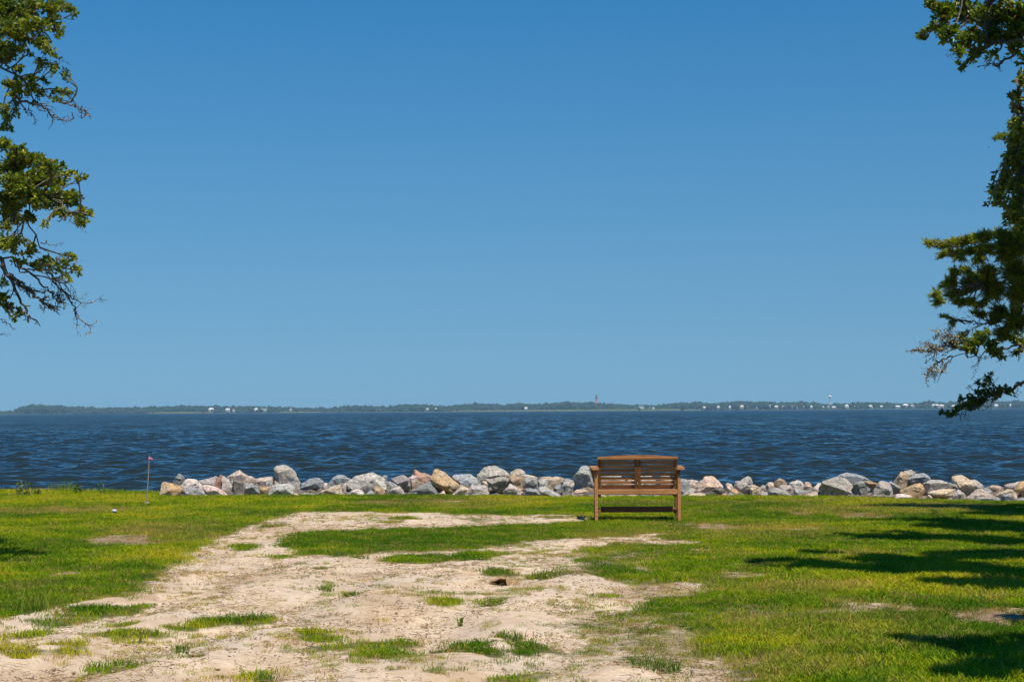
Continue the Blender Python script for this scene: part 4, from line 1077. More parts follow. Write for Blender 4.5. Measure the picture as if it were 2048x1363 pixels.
for i in range(8):
    y = .012 + i * .065
    bev_box('seat_slat', -(HW - .07), HW - .07, y, y + .052, .424 + .004 * i, .445 + .004 * i, WOOD, bench, .004)
lean = lambda c: Vector((c.x, c.y - (c.z - .42) * .20, c.z))
BW = .545
for x0, x1 in ((-BW, -BW + .045), (-.043, -.003), (.003, .043), (BW - .045, BW)):
    bev_box('back_post', x0, x1, .0, .045, .435, .862, WOOD_SHADE, bench, .004, lean)
for x0, x1 in ((-BW + .012, -.012), (.012, BW - .012)):
    for zc in (.808, .755, .70, .647, .592, .537):
        bev_box('back_slat', x0, x1, .047, .068, zc - .0215, zc + .0215, WOODL, bench, .004, lean)
bev_box('bottom_rail', -BW + .05, BW - .05, .05, .085, .462, .505, WOOD_SHADE, bench, .004, lean)
bev_box('crest_rail', -BW - .004, BW + .004, -.032, -.001, .853, .889, WOODL, bench, .005, lean)
# arched top rail on the water side of the crest
n = 16
vv, ff = [], []
for i in range(n + 1):
    t_ = -1 + 2 * i / n
    x = t_ * (BW - .003)
    zt = .884 + .030 * (1 - t_ * t_)
    for (y, z) in ((.001, .842), (.001, zt), (.042, zt), (.042, .842)):
        vv.append(tuple(lean(Vector((x, y, z)))))
for i in range(n):
    for j in range(4):
        a = i * 4 + j; b = i * 4 + (j + 1) % 4
        ff.append((a, b, b + 4, a + 4))
ff += [(3, 2, 1, 0), (n * 4, n * 4 + 1, n * 4 + 2, n * 4 + 3)]
mesh_obj('top_rail', vv, ff, WOODL, bench)
M_SCREW = plain('screw_steel', (0.12, 0.11, 0.10), 0.4, 0.1, 20, 0.8)
for s in (-1, 1):
    for z in (.395, .425):
        vv, ff = lathe([(.005, 0), (.005, .003)], 10)
        o = mesh_obj('screw', [(x, -z2, y) for x, y, z2 in vv], ff, M_SCREW, bench)
        o.location = (s * HW, -.0455, z)
# ------------------------------------------------------------------ trees
M_BARK = None
t = NT('bark_oak')
co = t.coord()
n1 = t.noise(6, 5, 0.65, t.mapped(co, (1, 1, .4))); n2 = t.noise(30, 4, 0.7, co)
c = t.ramp(n1, [(0.3, (0.055, 0.042, 0.032)), (0.55, (0.14, 0.115, 0.09)), (0.75, (0.27, 0.24, 0.19))])
c = t.mix(t.ramp(n2, [(0.52, (0, 0, 0)), (0.62, (0.55,) * 3)]), c, (0.36, 0.35, 0.28))
t.color(c); t.bump(t.math('ADD', n1, n2), .8, .03); t.set(Roughness=.95)
M_BARK = t.m
t = NT('twig_lichen')
n1 = t.noise(25, 4, 0.7, t.coord())
t.color(t.ramp(n1, [(0.3, (0.12, 0.085, 0.06)), (0.5, (0.27, 0.205, 0.145)), (0.7, (0.42, 0.36, 0.27))]))
t.set(Roughness=.95)
M_TWIG = t.m
M_LICH = plain('lichen_tufts', (0.36, 0.31, 0.20), .95, .35, 30)
M_OAK = leaf_mat('oak_leaves', (0.06, 0.115, 0.010), (0.19, 0.25, 0.016), (0.52, 0.48, 0.04), (0.55, 0.22, 0.06), .4, .36)
M_OAKS = leaf_mat('oak_leaves_deep', (0.045, 0.09, 0.010), (0.14, 0.20, 0.018), (0.40, 0.42, 0.06), (0.2, 0.13, 0.05), .38, .36)
M_JUN = leaf_mat('juniper_sprays', (0.06, 0.12, 0.010), (0.19, 0.26, 0.014), (0.48, 0.44, 0.02), (0.5, 0.32, 0.03), .45, .6)

def catmull(pts, n):
    pts = [Vector(p) for p in pts]
    if len(pts) == 2:
        return [pts[0].lerp(pts[1], i / n) for i in range(n + 1)]
    q = [pts[0] * 2 - pts[1]] + pts + [pts[-1] * 2 - pts[-2]]
    out = []
    segs = len(pts) - 1
    per = max(2, n // segs)
    for s in range(segs):
        a, b, c, d = q[s:s + 4]
        for i in range(per):
            u = i / per
            out.append(.5 * ((2 * b) + (c - a) * u + (2 * a - 5 * b + 4 * c - d) * u * u + (3 * b - a - 3 * c + d) * u ** 3))
    out.append(pts[-1].copy())
    return out

class Wood:
    def __init__(self): self.v = []; self.f = []
    def tube(self, path, ra, rb, seg=6, pw=1.0):
        k0 = len(self.v); n = len(path)
        prev = None
        for i, p in enumerate(path):
            tdir = (path[min(i + 1, n - 1)] - path[max(i - 1, 0)])
            if tdir.length < 1e-9: tdir = Vector((0, 0, 1))
            tdir.normalize()
            if prev is None:
                prev = tdir.orthogonal().normalized()
            u = (prev - tdir * prev.dot(tdir))
            u = u.normalized() if u.length > 1e-6 else tdir.orthogonal().normalized()
            prev = u
            w = tdir.cross(u)
            r = rb + (ra - rb) * (1 - i / max(1, n - 1)) ** pw
            for j in range(seg):
                a = 2 * math.pi * j / seg
                self.v.append(p + (u * math.cos(a) + w * math.sin(a)) * r)
        for i in range(n - 1):
            for j in range(seg):
                a = k0 + i * seg + j; b = k0 + i * seg + (j + 1) % seg
                self.f.append((a, b, b + seg, a + seg))
        self.f.append(tuple(k0 + (n - 1) * seg + j for j in range(seg)))
        self.f.append(tuple(k0 + j for j in reversed(range(seg))))

LEAF = np.array([(0, 0, 0), (.30, .28, .07), (.34, .62, .07), (0, 1, -.04), (-.34, .62, .07), (-.30, .28, .07)])
LEAFQ = np.array([(0, 1, 2, 3), (0, 3, 4, 5)])
NEED = np.array([(-.10, 0, 0), (.10, 0, 0), (.07, 1, 0), (-.07, 1, 0)])
class Leaves:
    def __init__(self): self.items = []
    def add(self, pos, dirv, size, tint): self.items.append((pos[0], pos[1], pos[2], dirv[0], dirv[1], dirv[2], size, tint))
    def build(self, name, mat, parent, kind, seed):
        if not self.items: return None
        A = np.array(self.items); n = len(A)
        r = np.random.default_rng(seed)
        D = A[:, 3:6]; D /= np.linalg.norm(D, axis=1)[:, None] + 1e-9
        U = r.normal(0, 1, (n, 3)) + np.array(SUN_DIR[:]) * 1.1
        S = np.cross(D, U); S /= np.linalg.norm(S, axis=1)[:, None] + 1e-9
        N = np.cross(S, D)
        tpl, q = (LEAF, LEAFQ) if kind == 'leaf' else (NEED, np.array([(0, 1, 2, 3)]))
        wid = (0.98 if kind == 'leaf' else 1.0)
        T = tpl[None] * A[:, 6][:, None, None]
        V = A[:, None, :3] + S[:, None] * T[..., 0:1] * wid * .5 * 1.5 + D[:, None] * T[..., 1:2] + N[:, None] * T[..., 2:3] * 1.2
        k = len(tpl)
        Q = (q[None] + (np.arange(n) * k)[:, None, None]).reshape(-1, 4)
        o = np_mesh(name, V.reshape(-1, 3), Q, mat, parent)
        a = o.data.attributes.new('tint', 'FLOAT', 'POINT')
        a.data.foreach_set('value', np.repeat(A[:, 7], k).astype(np.float32))
        o['kind'] = 'stuff'
        return o

class Tree:
    def __init__(self, name, label, base, seed):
        self.root = empty(name, base)
        self.base = Vector(base)
        tag(self.root, label, 'tree', 'trees framing the view')
        self.rr = random.Random(seed)
        self.seed = seed
        self.limbs = []
    def trunk(self, pts, ra, rb):
        w = Wood()
        path = catmull([Vector(p) - self.base for p in pts], 16)
        w.tube(path, ra, rb, 12)
        # root flare
        for k in range(5):
            a = k * 1.26 + .4
            w.tube(catmull([Vector((0, 0, .5)), Vector((math.cos(a) * ra * .9, math.sin(a) * ra * .9, .12)), Vector((math.cos(a) * ra * 2, math.sin(a) * ra * 2, -.12))], 6), ra * .5, ra * .15, 6)
        mesh_obj('trunk', w.v, w.f, M_BARK, self.root, True)
    def limb(self, pts, ra, rb):
        path = catmull([Vector(p) - self.base for p in pts], max(10, 4 * len(pts)))
        for i in range(1, len(path) - 1):
            path[i] = path[i] + Vector((self.rr.gauss(0, .02), self.rr.gauss(0, .02), self.rr.gauss(0, .02)))
        L = {'path': path, 'ra': ra, 'rb': rb, 'wood': Wood(), 'leaf': {'leaf': Leaves(), 'deep': Leaves(), 'juniper': Leaves(), 'lichen': Leaves()}}
        L['wood'].tube(path, ra * .8, rb, 7, 3.2)
        self.limbs.append(L)
        return L
    def bare(self, L, pts, r, forks=6, flen=.25, lichen=.4):
        """a bare twiggy branch with small forks"""
        rr = self.rr
        path = catmull([Vector(p) - self.base for p in pts], 5 * len(pts))
        for i in range(1, len(path)):
            path[i] = path[i] + Vector((rr.gauss(0, .012), rr.gauss(0, .012), rr.gauss(0, .012)))
        L['wood'].tube(path, r, r * .3, 5)
        for k in range(forks):
            i = rr.randrange(len(path) // 4, len(path))
            a = path[i]
            dr = (path[min(i + 1, len(path) - 1)] - path[max(0, i - 1)]).normalized()
            s = Vector((rr.gauss(0, 1), rr.gauss(0, 1), rr.gauss(0, 1))).normalized()
            b = a + (dr * .7 + s * .7) * flen * rr.uniform(.3, 1)
            m = a.lerp(b, .5) + Vector((rr.gauss(0, .02), rr.gauss(0, .02), rr.gauss(0, .02)))
            L['wood'].tube([a, m, b], r * .45, r * .16, 4)
            if rr.random() < .6:
                c = m + (s * .5 + Vector((rr.gauss(0, .5), rr.gauss(0, .5), rr.gauss(0, .5)))) * flen * .4
                L['wood'].tube([m, c], r * .3, r * .14, 3)
            for q in range(int(lichen * 6)):
                pp = a.lerp(b, rr.random())
                L['leaf']['lichen'].add(pp, (rr.gauss(0, 1), rr.gauss(0, 1), rr.gauss(0, 1)), rr.uniform(.015, .035), rr.random())
    def blob(self, L, c, rad, kind='leaf', leaf=.044, dens=1.0, bias=0.0):
        rr = self.rr
        c = Vector(c) - self.base
        # nearest point of the limb, a little back along it
        i = min(range(len(L['path'])), key=lambda k: (L['path'][k] - c).length)
        i = max(0, i - rr.randint(1, 2))
        a = L['path'][i]
        mid = a.lerp(c, .5) + Vector((rr.gauss(0, .04), rr.gauss(0, .04), rr.gauss(0, .03)))
        sub = catmull([a, mid, c], 8)
        rs = min(.010, L['ra'] * .4)
        L['wood'].tube(sub, rs, .004, 5)
        rx, ry, rz = rad
        area = math.pi * rx * rz
        nt = max(4, int(area * 1100 * dens))
        LV = L['leaf'][kind]
        for k in range(nt):
            # a point in the ellipsoid
            while True:
                q = Vector((rr.uniform(-1, 1), rr.uniform(-1, 1), rr.uniform(-1, 1)))
                if q.length < 1: break
            tip = c + Vector((q.x * rx, q.y * ry, q.z * rz))
            st = sub[rr.randrange(len(sub) // 2, len(sub))]
            if (tip - st).length > .35:
                st = tip + (st - tip).normalized() * rr.uniform(.2, .35)
            m = st.lerp(tip, .5) + Vector((rr.gauss(0, .02), rr.gauss(0, .02), rr.gauss(0, .02)))
            L['wood'].tube([st, m, tip], .0045, .0018, 3)
            dr = (tip - st)
            if dr.length < 1e-4: dr = Vector((0, 0, .1))
            dr.normalize()
            base_t = min(.92, max(0, rr.gauss(.42 + bias, .2)))
            if kind in ('leaf', 'deep'):
                nl = rr.randint(8, 13)
                for j in range(nl):
                    u = .45 + .55 * j / nl
                    pp = st.lerp(m, u * 2) if u < .5 else m.lerp(tip, u * 2 - 1)
                    v = dr * .7 + Vector((rr.gauss(0, .6), rr.gauss(0, .6), rr.gauss(.25, .5)))
                    LV.add(pp, v, leaf * rr.uniform(.55, 1.2), 1.0 if rr.random() < .012 else min(.93, max(0, base_t + rr.gauss(0, .1))))
            else:
                for j in range(26):
                    u = rr.uniform(.1, 1.0)
                    pp = st.lerp(tip, u)
                    v = dr * 1.0 + Vector((rr.gauss(0, .55), rr.gauss(0, .55), rr.gauss(.2, .5)))
                    LV.add(pp, v, leaf * rr.uniform(.5, 1.1), 1.0 if rr.random() < .02 else min(.93, max(0, base_t + rr.gauss(0, .08))))
    def finish(self):
        for i, L in enumerate(self.limbs):
            o = mesh_obj('limb', L['wood'].v, L['wood'].f, M_BARK, self.root, True)
            if L['ra'] >= .045: pass
            L['leaf']['leaf'].build('foliage', M_OAK, o, 'leaf', self.seed + i)
            L['leaf']['deep'].build('foliage', M_OAKS, o, 'leaf', self.seed + i + 50)
            L['leaf']['juniper'].build('foliage', M_JUN, o, 'needle', self.seed + i)
            L['leaf']['lichen'].build('lichen', M_LICH, o, 'leaf', self.seed + i)

def pxblobs(T, L, lst, d, kind='leaf', leaf=.044, dens=1.0, spread=.28, bias=0.0):
    for b in lst:
        cx, cy, rx, ry = b[:4]
        dd = d + T.rr.gauss(0, spread)
        s = dd / F_PX
        T.blob(L, P(cx, cy, dd), (rx * s, max(.12, (rx + ry) * .6 * s), ry * s), kind, leaf, dens, bias)

def PL(lst, d0, d1):
    n = len(lst)
    return [P(a, b, d0 + (d1 - d0) * i / max(1, n - 1)) for i, (a, b) in enumerate(lst)]

# ---- left live oak
LB = Vector((-8.3, 17.8, gz(-8.3, 17.8)))
lt = Tree('live_oak', 'live oak reaching in from the left with bare grey lower twigs', LB, 11)
LTOP = [LB, LB + Vector((.15, -.1, 1.6)), LB + Vector((.5, -.2, 3.2)), LB + Vector((.6, -.1, 5.2)), LB + Vector((.3, 0, 7.5))]
lt.trunk(LTOP, .34, .10)
A1 = lt.limb([LTOP[3]] + PL([(-330, 30), (-120, 60), (0, 62), (70, 45), (118, 18)], 17.4, 17.2), .08, .006)
A2 = lt.limb([LTOP[3]] + PL([(-330, 90), (-80, 120), (0, 135), (50, 165), (110, 195), (150, 212), (178, 232)], 17.7, 17.4), .07, .004)
A3 = lt.limb([LTOP[2]] + PL([(-330, 300), (-110, 310), (0, 345), (60, 385), (120, 408), (175, 428)], 17.0, 16.4), .085, .006)
A4 = lt.limb(PL([(-110, 310), (-20, 380), (40, 425), (68, 470), (98, 512), (140, 530)], 17.3, 17.1), .03, .006)
A5 = lt.limb([LTOP[2]] + PL([(-350, 420), (-130, 480), (0, 515), (60, 545), (115, 560), (140, 600)], 17.6, 17.2), .075, .006)
A6 = lt.limb(PL([(-130, 480), (-40, 560), (0, 590), (25, 625)], 17.5, 17.4), .03, .005)
pxblobs(lt, A1, [(20, 22, 42, 34), (60, 15, 36, 24), (98, 12, 26, 18), (122, 8, 16, 10), (142, 15, 14, 9), (150, 24, 7, 7), (25, 55, 40, 24), (68, 52, 38, 20), (108, 42, 18, 18), (120, 60, 8, 12), (48, 80, 26, 14), (85, 88, 18, 14), (118, 72, 8, 8),
                 (100, 105, 10, 8), (112, 113, 4, 4), (100, 100, 8, 10), (88, 88, 15, 12)], 17.3)
pxblobs(lt, A2, [(10, 92, 28, 18), (38, 98, 18, 10), (60, 104, 8, 6), (82, 122, 18, 9), (110, 132, 13, 9), (128, 144, 11, 7), (15, 118, 24, 15), (35, 138, 12, 10), (60, 158, 14, 10), (94, 162, 9, 7), (20, 168, 26, 12), (58, 184, 16, 9),
                 (120, 184, 15, 9), (145, 184, 11, 8), (86, 190, 13, 8), (36, 190, 22, 9), (108, 200, 8, 6), (75, 208, 10, 5), (66, 170, 8, 10), (4, 222, 10, 16), (16, 240, 9, 9), (33, 230, 5, 6), (4, 255, 10, 9), (20, 262, 11, 7), (-60, 140, 40, 40), (-40, 60, 40, 40)], 17.55, dens=.95)
lt.bare(A2, PL([(15, 185), (30, 200), (50, 215), (70, 236)], 17.5, 17.5), .014, 8, .12)
lt.bare(A2, PL([(25, 188), (60, 205), (90, 215), (103, 230), (125, 238), (146, 240)], 17.5, 17.4), .014, 14, .16)
lt.bare(A2, PL([(110, 196), (140, 210), (165, 220), (178, 232)], 17.45, 17.4), .011, 10, .14)
lt.bare(A2, PL([(95, 125), (120, 124), (136, 124)], 17.4, 17.4), .005, 2, .05, 0)
pxblobs(lt, A3, [(8, 285, 22, 12), (32, 300, 26, 15), (60, 318, 36, 16), (20, 330, 30, 22), (92, 330, 26, 14), (122, 332, 14, 9), (30, 368, 40, 26), (78, 358, 40, 26), (116, 358, 24, 22), (140, 348, 12, 8), (155, 347, 8, 4), (172, 352, 10, 5), (60, 398, 42, 24),
                 (110, 398, 34, 26), (146, 396, 20, 22), (20, 408, 30, 26), (20, 440, 28, 16), (170, 424, 16, 12), (160, 444, 13, 9), (122, 430, 22, 11), (86, 450, 10, 6), (55, 438, 18, 11), (8, 458, 18, 9), (180, 428, 7, 6), (-50, 360, 50, 50), (-60, 300, 50, 30), (-50, 420, 50, 30)], 16.4, dens=1.15)
lt.bare(A3, PL([(115, 442), (135, 436), (160, 450), (172, 462)], 16.4, 16.4), .006, 3, .1, .1)
pxblobs(lt, A4, [(10, 488, 18, 16), (40, 484, 18, 9), (62, 504, 22, 11), (22, 502, 22, 10), (92, 524, 20, 10), (142, 514, 16, 7), (132, 530, 13, 9), (160, 542, 10, 8), (122, 548, 12, 7), (60, 495, 10, 10)], 17.2, dens=.8, bias=.06)
pxblobs(lt, A5, [(40, 524, 24, 8), (72, 538, 20, 8), (140, 558, 7, 6), (158, 535, 7, 5), (10, 566, 9, 10), (100, 540, 16, 8), (-50, 500, 40, 40), (-40, 450, 30, 30)], 17.4, dens=.65, bias=.06)
pxblobs(lt, A6, [(4, 598, 13, 18), (20, 618, 12, 11), (38, 625, 9, 8), (31, 641, 6, 7), (-30, 580, 30, 30)], 17.4, dens=1.0, bias=-.08)
lt.bare(A5, PL([(0, 515), (20, 555), (45, 605), (62, 636)], 17.4, 17.3), .024, 12, .12, 1.0)
lt.bare(A5, PL([(18, 548), (45, 572), (75, 596), (106, 616)], 17.4, 17.3), .022, 18, .16, 1.0)
lt.bare(A5, PL([(35, 560), (70, 582), (100, 585), (120, 604)], 17.4, 17.2), .012, 16, .16, .8)
lt.bare(A5, PL([(60, 545), (90, 575), (115, 596), (115, 606)], 17.3, 17.2), .012, 14, .18, .6)
lt.bare(A5, PL([(100, 545), (112, 572), (140, 600), (160, 635), (187, 667)], 17.3, 17.1), .012, 10, .12, .4)
lt.bare(A5, PL([(150, 617), (153, 640), (155, 668)], 17.15, 17.1), .006, 4, .08, .3)
lt.bare(A5, PL([(120, 578), (142, 595), (170, 606), (198, 603)], 17.25, 17.1), .008, 12, .12, .3)
lt.bare(A5, PL([(130, 570), (145, 590), (174, 591)], 17.25, 17.2), .006, 4, .08, .2)
lt.bare(A5, PL([(80, 530), (110, 530), (132, 534)], 17.2, 17.2), .010, 14, .2, .5)
lt.bare(A5, PL([(70, 520), (100, 555), (130, 560)], 17.2, 17.2), .008, 14, .2, .5)
lt.bare(A4, PL([(82, 485), (105, 490), (128, 487)], 17.2, 17.2), .005, 3, .06, .2)
lt.bare(A6, PL([(-10, 632), (12, 645), (27, 660)], 17.4, 17.4), .006, 5, .08, .1)
lt.bare(A6, PL([(-30, 666), (0, 668), (20, 667)], 17.4, 17.4), .006, 1, .04, .1)
# the crown out of frame
A7 = lt.limb([LTOP[4], LTOP[4] + Vector((.8, -.8, 1.2)), LTOP[4] + Vector((1.8, -1.2, 1.6))], .06, .01)
A8 = lt.limb([LTOP[3], LTOP[3] + Vector((-1.5, .6, 1.2)), LTOP[3] + Vector((-3.2, 1.0, 1.5))], .07, .01)
for k in range(16):
    lt.blob(A7 if k % 2 else A8, LTOP[4] + Vector((lt.rr.gauss(.3 if k % 2 else -2.6, .8), lt.rr.gauss(-.3, 1.0), lt.rr.gauss(.6 if k % 2 else -.6, .7))), (.6, .6, .4), 'leaf', .075, .5)
lt.finish()

# ---- right live oak, near
RB = Vector((7.3, 13.4, gz(7.3, 13.4)))
rtree = Tree('live_oak', 'dark live oak overhanging the top right with a low drooping branch', RB, 23)
RT = [RB, RB + Vector((-.1, .1, 1.3)), RB + Vector((-.4, .1, 2.8)), RB + Vector((-.5, .3, 4.8)), RB + Vector((-.2, .5, 7.2))]
rtree.trunk(RT, .36, .11)
B1 = rtree.limb([RT[3]] + PL([(2400, 20), (2200, 50), (2048, 80), (1990, 82), (1930, 60), (1880, 40)], 14.0, 14.2), .085, .006)
B2 = rtree.limb([RT[2]] + PL([(2350, 330), (2180, 280), (2075, 250), (2030, 220), (2030, 160)], 14.8, 15.2), .07, .006)
B3 = rtree.limb([RT[1]] + PL([(2350, 640), (2150, 712), (2048, 765), (2015, 783), (1975, 796), (1935, 815), (1893, 829)], 14.6, 15.2), .075, .006)
pxblobs(rtree, B1, [(1862, 8, 16, 10), (1890, 25, 30, 20), (1930, 22, 36, 24), (1980, 28, 42, 30), (2030, 30, 36, 36), (1872, 52, 13, 10), (1850, 62, 11, 7), (1840, 74, 6, 5), (1900, 68, 22, 13), (1940, 76, 32, 20), (1990, 74, 36, 20), (2034, 70, 26, 22),
                    (1916, 110, 9, 14), (1922, 134, 8, 8), (1935, 125, 8, 6), (1955, 106, 22, 11), (1985, 110, 12, 7), (2030, 100, 16, 10), (2044, 118, 8, 12), (1885, 82, 8, 5), (1915, 95, 12, 8), (2090, 40, 40, 50), (2140, 80, 50, 50), (1900, -30, 60, 30), (2000, -35, 70, 30)], 14.2, leaf=.050, dens=1.25, bias=-.12)
rtree.bare(B1, PL([(2030, 105), (2005, 125), (1992, 138)], 14.2, 14.2), .012, 8, .14, .2)
rtree.bare(B1, PL([(2000, 130), (1980, 128), (1968, 132)], 14.2, 14.2), .008, 5, .1, .2)
rtree.bare(B1, PL([(1910, 108), (1900, 112), (1893, 108)], 14.2, 14.2), .003, 2, .04, 0)
pxblobs(rtree, B2, [(2042, 158, 10, 20), (2032, 188, 13, 12), (2038, 218, 18, 18), (2026, 248, 16, 14), (2040, 262, 16, 18), (2030, 286, 20, 16), (2018, 318, 16, 15), (2036, 330, 18, 22), (2002, 376, 20, 14), (2032, 376, 24, 20), (1986, 384, 14, 8), (1977, 410, 8, 5),
                    (1998, 404, 18, 12), (2024, 412, 26, 20), (2022, 440, 22, 16), (2010, 350, 14, 12), (2090, 300, 50, 60), (2090, 200, 50, 60), (2100, 420, 50, 60)], 15.2, leaf=.047, dens=1.2, kind='deep', bias=.18)
pxblobs(rtree, B3, [(2005, 780, 12, 9), (1975, 786, 18, 9), (1960, 767, 5, 7), (1972, 757, 4, 6), (1978, 752, 3, 4), (1952, 796, 22, 10), (1928, 812, 18, 9), (1910, 824, 12, 5), (1900, 828, 8, 4), (1890, 828, 4, 3), (1945, 808, 14, 8), (1990, 790, 14, 9), (2018, 778, 8, 7), (1925, 795, 8, 6), (1950, 784, 10, 6)], 15.0, leaf=.04, dens=1.15, kind='deep', bias=-.3, spread=.12)  # low bias darkens the leaf tint: this branch's shade put into its colour
rtree.bare(B3, PL([(2000, 790), (1985, 805), (1972, 812)], 15, 15), .006, 8, .12, .1)
rtree.bare(B3, PL([(1945, 780), (1938, 772), (1930, 776)], 15, 15), .004, 3, .08, .1)
rtree.bare(B3, PL([(1990, 778), (1985, 765), (1978, 762)], 15, 15), .006, 4, .08, .1)
rtree.bare(B3, PL([(1960, 808), (1935, 822), (1912, 833)], 15, 15), .006, 8, .1, .1)
rtree.bare(B3, PL([(2036, 775), (2030, 790), (2036, 789)], 15, 15), .004, 3, .06, .1)
rtree.bare(B3, PL([(2042, 770), (2034, 762)], 15, 15), .014, 1, .03, .1)

# limbs of the crown that throw the shade lying on the lawn at right
def shade_blobs(T, specs, L_of, leaf=.075, dens=.8):
    for (cx, cy, rx, ry) in specs:
        g = G(cx, cy)
        for z in np.arange(3.0, 10.5, .35):
            q = Vector((g.x + .25 * z, g.y - .5 * z, z))
            s = F_PX / q.y
            u = 1024 + q.x * s
            if u - rx * 1.5 > 2085 or (EYE + q.y * (.2415 + .0) + 1.0 < z): break
        rxm = rx * g.y / F_PX
        rym = min(1.1, ry * g.y * g.y / (EYE * F_PX))
        T.blob(L_of(q), q, (rxm, rym, .35), 'leaf', leaf, dens)
R4 = rtree.limb([RT[3], RT[3] + Vector((-1.0, -1.2, .9)), RT[3] + Vector((-1.9, -2.2, 1.2))], .07, .01)
R5 = rtree.limb([RT[3], RT[3] + Vector((-.9, .9, 1.0)), RT[3] + Vector((-1.6, 2.0, 1.6))], .07, .01)
R6 = rtree.limb([RT[4], RT[4] + Vector((.9, .3, .9)), RT[4] + Vector((2.0, .6, 1.2))], .06, .01)
R7 = rtree.limb([RT[2], RT[2] + Vector((-.7, -2.0, .9)), RT[2] + Vector((-1.6, -4.2, 1.3)), RT[2] + Vector((-2.2, -5.8, 1.5))], .07, .01)
lmb = (R4, R5, R7)
def near_limb(q):
    return min(lmb, key=lambda L: min((p + RB - q).length for p in L['path']))
shade_blobs(rtree, [(1950, 1115, 110, 11), (1640, 1108, 45, 5), (1800, 1125, 110, 9), (1690, 1138, 110, 7), (1880, 1140, 140, 14), (1990, 1150, 80, 16), (1985, 1172, 70, 12), (1880, 1170, 50, 7),
                    (1890, 1288, 90, 9), (1970, 1305, 90, 18), (2010, 1340, 90, 16), (1930, 1352, 70, 8), (1830, 1284, 50, 5), (2060, 1290, 40, 20), (2030, 1242, 22, 4)], near_limb, dens=.9)
for px_ in (1895, 1925, 1955, 1985, 2015, 2045):  # unseen leaf clumps added to keep the sun off the low drooping branch
    q = P(px_, 828 - (px_ - 1893) * .42, 15.0) + Vector((.25, -.5, 1.0)) * (3.3 + .2 * rtree.rr.random())
    rtree.blob(near_limb(q), q, (.36, .36, .25), 'leaf', .07, 1.3)
for k in range(8):
    rtree.blob(R6, RT[4] + Vector((rtree.rr.gauss(1.4, .7), rtree.rr.gauss(-.3, .8), rtree.rr.gauss(.6, .5))), (.6, .6, .4), 'leaf', .075, .5)
rtree.finish()

# ---- juniper behind it
JB = Vector((7.2, 18.7, gz(7.2, 18.7)))
jt = Tree('juniper', 'feathery juniper with yellow green tips at the right edge', JB, 37)
JT = [JB, JB + Vector((0, 0, 1.5)), JB + Vector((-.1, 0, 3.2)), JB + Vector((-.1, .1, 5.0)), JB + Vector((0, .1, 6.5))]
jt.trunk(JT, .22, .05)
J1 = jt.limb([JT[2]] + PL([(2260, 500), (2120, 500), (2010, 490), (1930, 492), (1852, 484)], 18.6, 18.5), .035, .003)
J2 = jt.limb([JT[2]] + PL([(2260, 590), (2120, 590), (2000, 575), (1930, 575), (1872, 592)], 18.7, 18.4), .035, .003)
J3 = jt.limb([JT[2]] + PL([(2260, 620), (2100, 640), (2010, 645), (1950, 640), (1905, 640)], 18.9, 18.7), .035, .003)
J4 = jt.limb([JT[3]] + PL([(2250, 330), (2150, 320), (2050, 300), (1998, 275)], 18.6, 18.6), .04, .004)
pxblobs(jt, J1, [(1848, 482, 6, 4), (1855, 488, 8, 5), (1870, 486, 13, 8), (1890, 492, 16, 9), (1905, 484, 14, 9), (1925, 482, 18, 11), (1945, 478, 18, 11), (1970, 472, 22, 13), (2000, 468, 22, 15), (1885, 505, 14, 6), (1912, 506, 18, 9), (1940, 502, 22, 10), (1970, 498, 26, 13),
                 (1880, 516, 8, 5), (1920, 520, 14, 5), (1960, 520, 20, 10), (2010, 500, 32, 30), (2035, 480, 24, 40), (2080, 490, 40, 50)], 18.5, 'juniper', .046, 2.6, .2, .3)
pxblobs(jt, J2, [(1975, 545, 24, 20), (2025, 540, 30, 36), (1908, 545, 12, 12), (1900, 562, 13, 14), (1888, 572, 12, 10), (1870, 588, 11, 11), (1876, 602, 14, 10), (1905, 588, 20, 14), (1938, 568, 20, 24), (1985, 580, 34, 26), (2035, 585, 26, 36), (1920, 605, 18, 8),
                 (1942, 602, 13, 10), (1960, 610, 14, 9), (1930, 540, 14, 10), (1950, 555, 16, 14), (2080, 580, 40, 50)], 18.6, 'juniper', .046, 2.4, .2, .22)
pxblobs(jt, J3, [(1886, 632, 7, 5), (1904, 646, 7, 7), (1995, 622, 22, 18), (2032, 640, 26, 36), (1986, 640, 12, 12), (2004, 668, 22, 16), (1965, 628, 10, 8), (2090, 640, 40, 50), (1950, 622, 12, 5)], 18.8, 'juniper', .046, 2.4, .2, .1)
jt.bare(J3, PL([(2000, 650), (1960, 645), (1915, 640), (1900, 655)], 18.8, 18.8), .008, 26, .2, .3)
jt.bare(J3, PL([(1990, 640), (1950, 655), (1925, 665)], 18.8, 18.8), .008, 20, .2, .4)
jt.bare(J2, PL([(1990, 560), (1960, 540), (1945, 530)], 18.7, 18.7), .008, 8, .15, .2)
pxblobs(jt, J4, [(1996, 274, 8, 6), (2006, 270, 10, 6), (2024, 270, 14, 10), (2038, 305, 16, 14), (2032, 240, 14, 8), (2044, 345, 14, 12), (2044, 440, 18, 30), (2080, 330, 40, 60)], 18.6, 'juniper', .046, 2.2, .2, .02)
for k in range(14):
    jt.blob(jt.rr.choice((J1, J4)), JT[3] + Vector((jt.rr.gauss(.7, .4), jt.rr.gauss(0, .5), jt.rr.gauss(.3, .8))), (.45, .45, .4), 'juniper', .07, 1.2)
jt.finish()

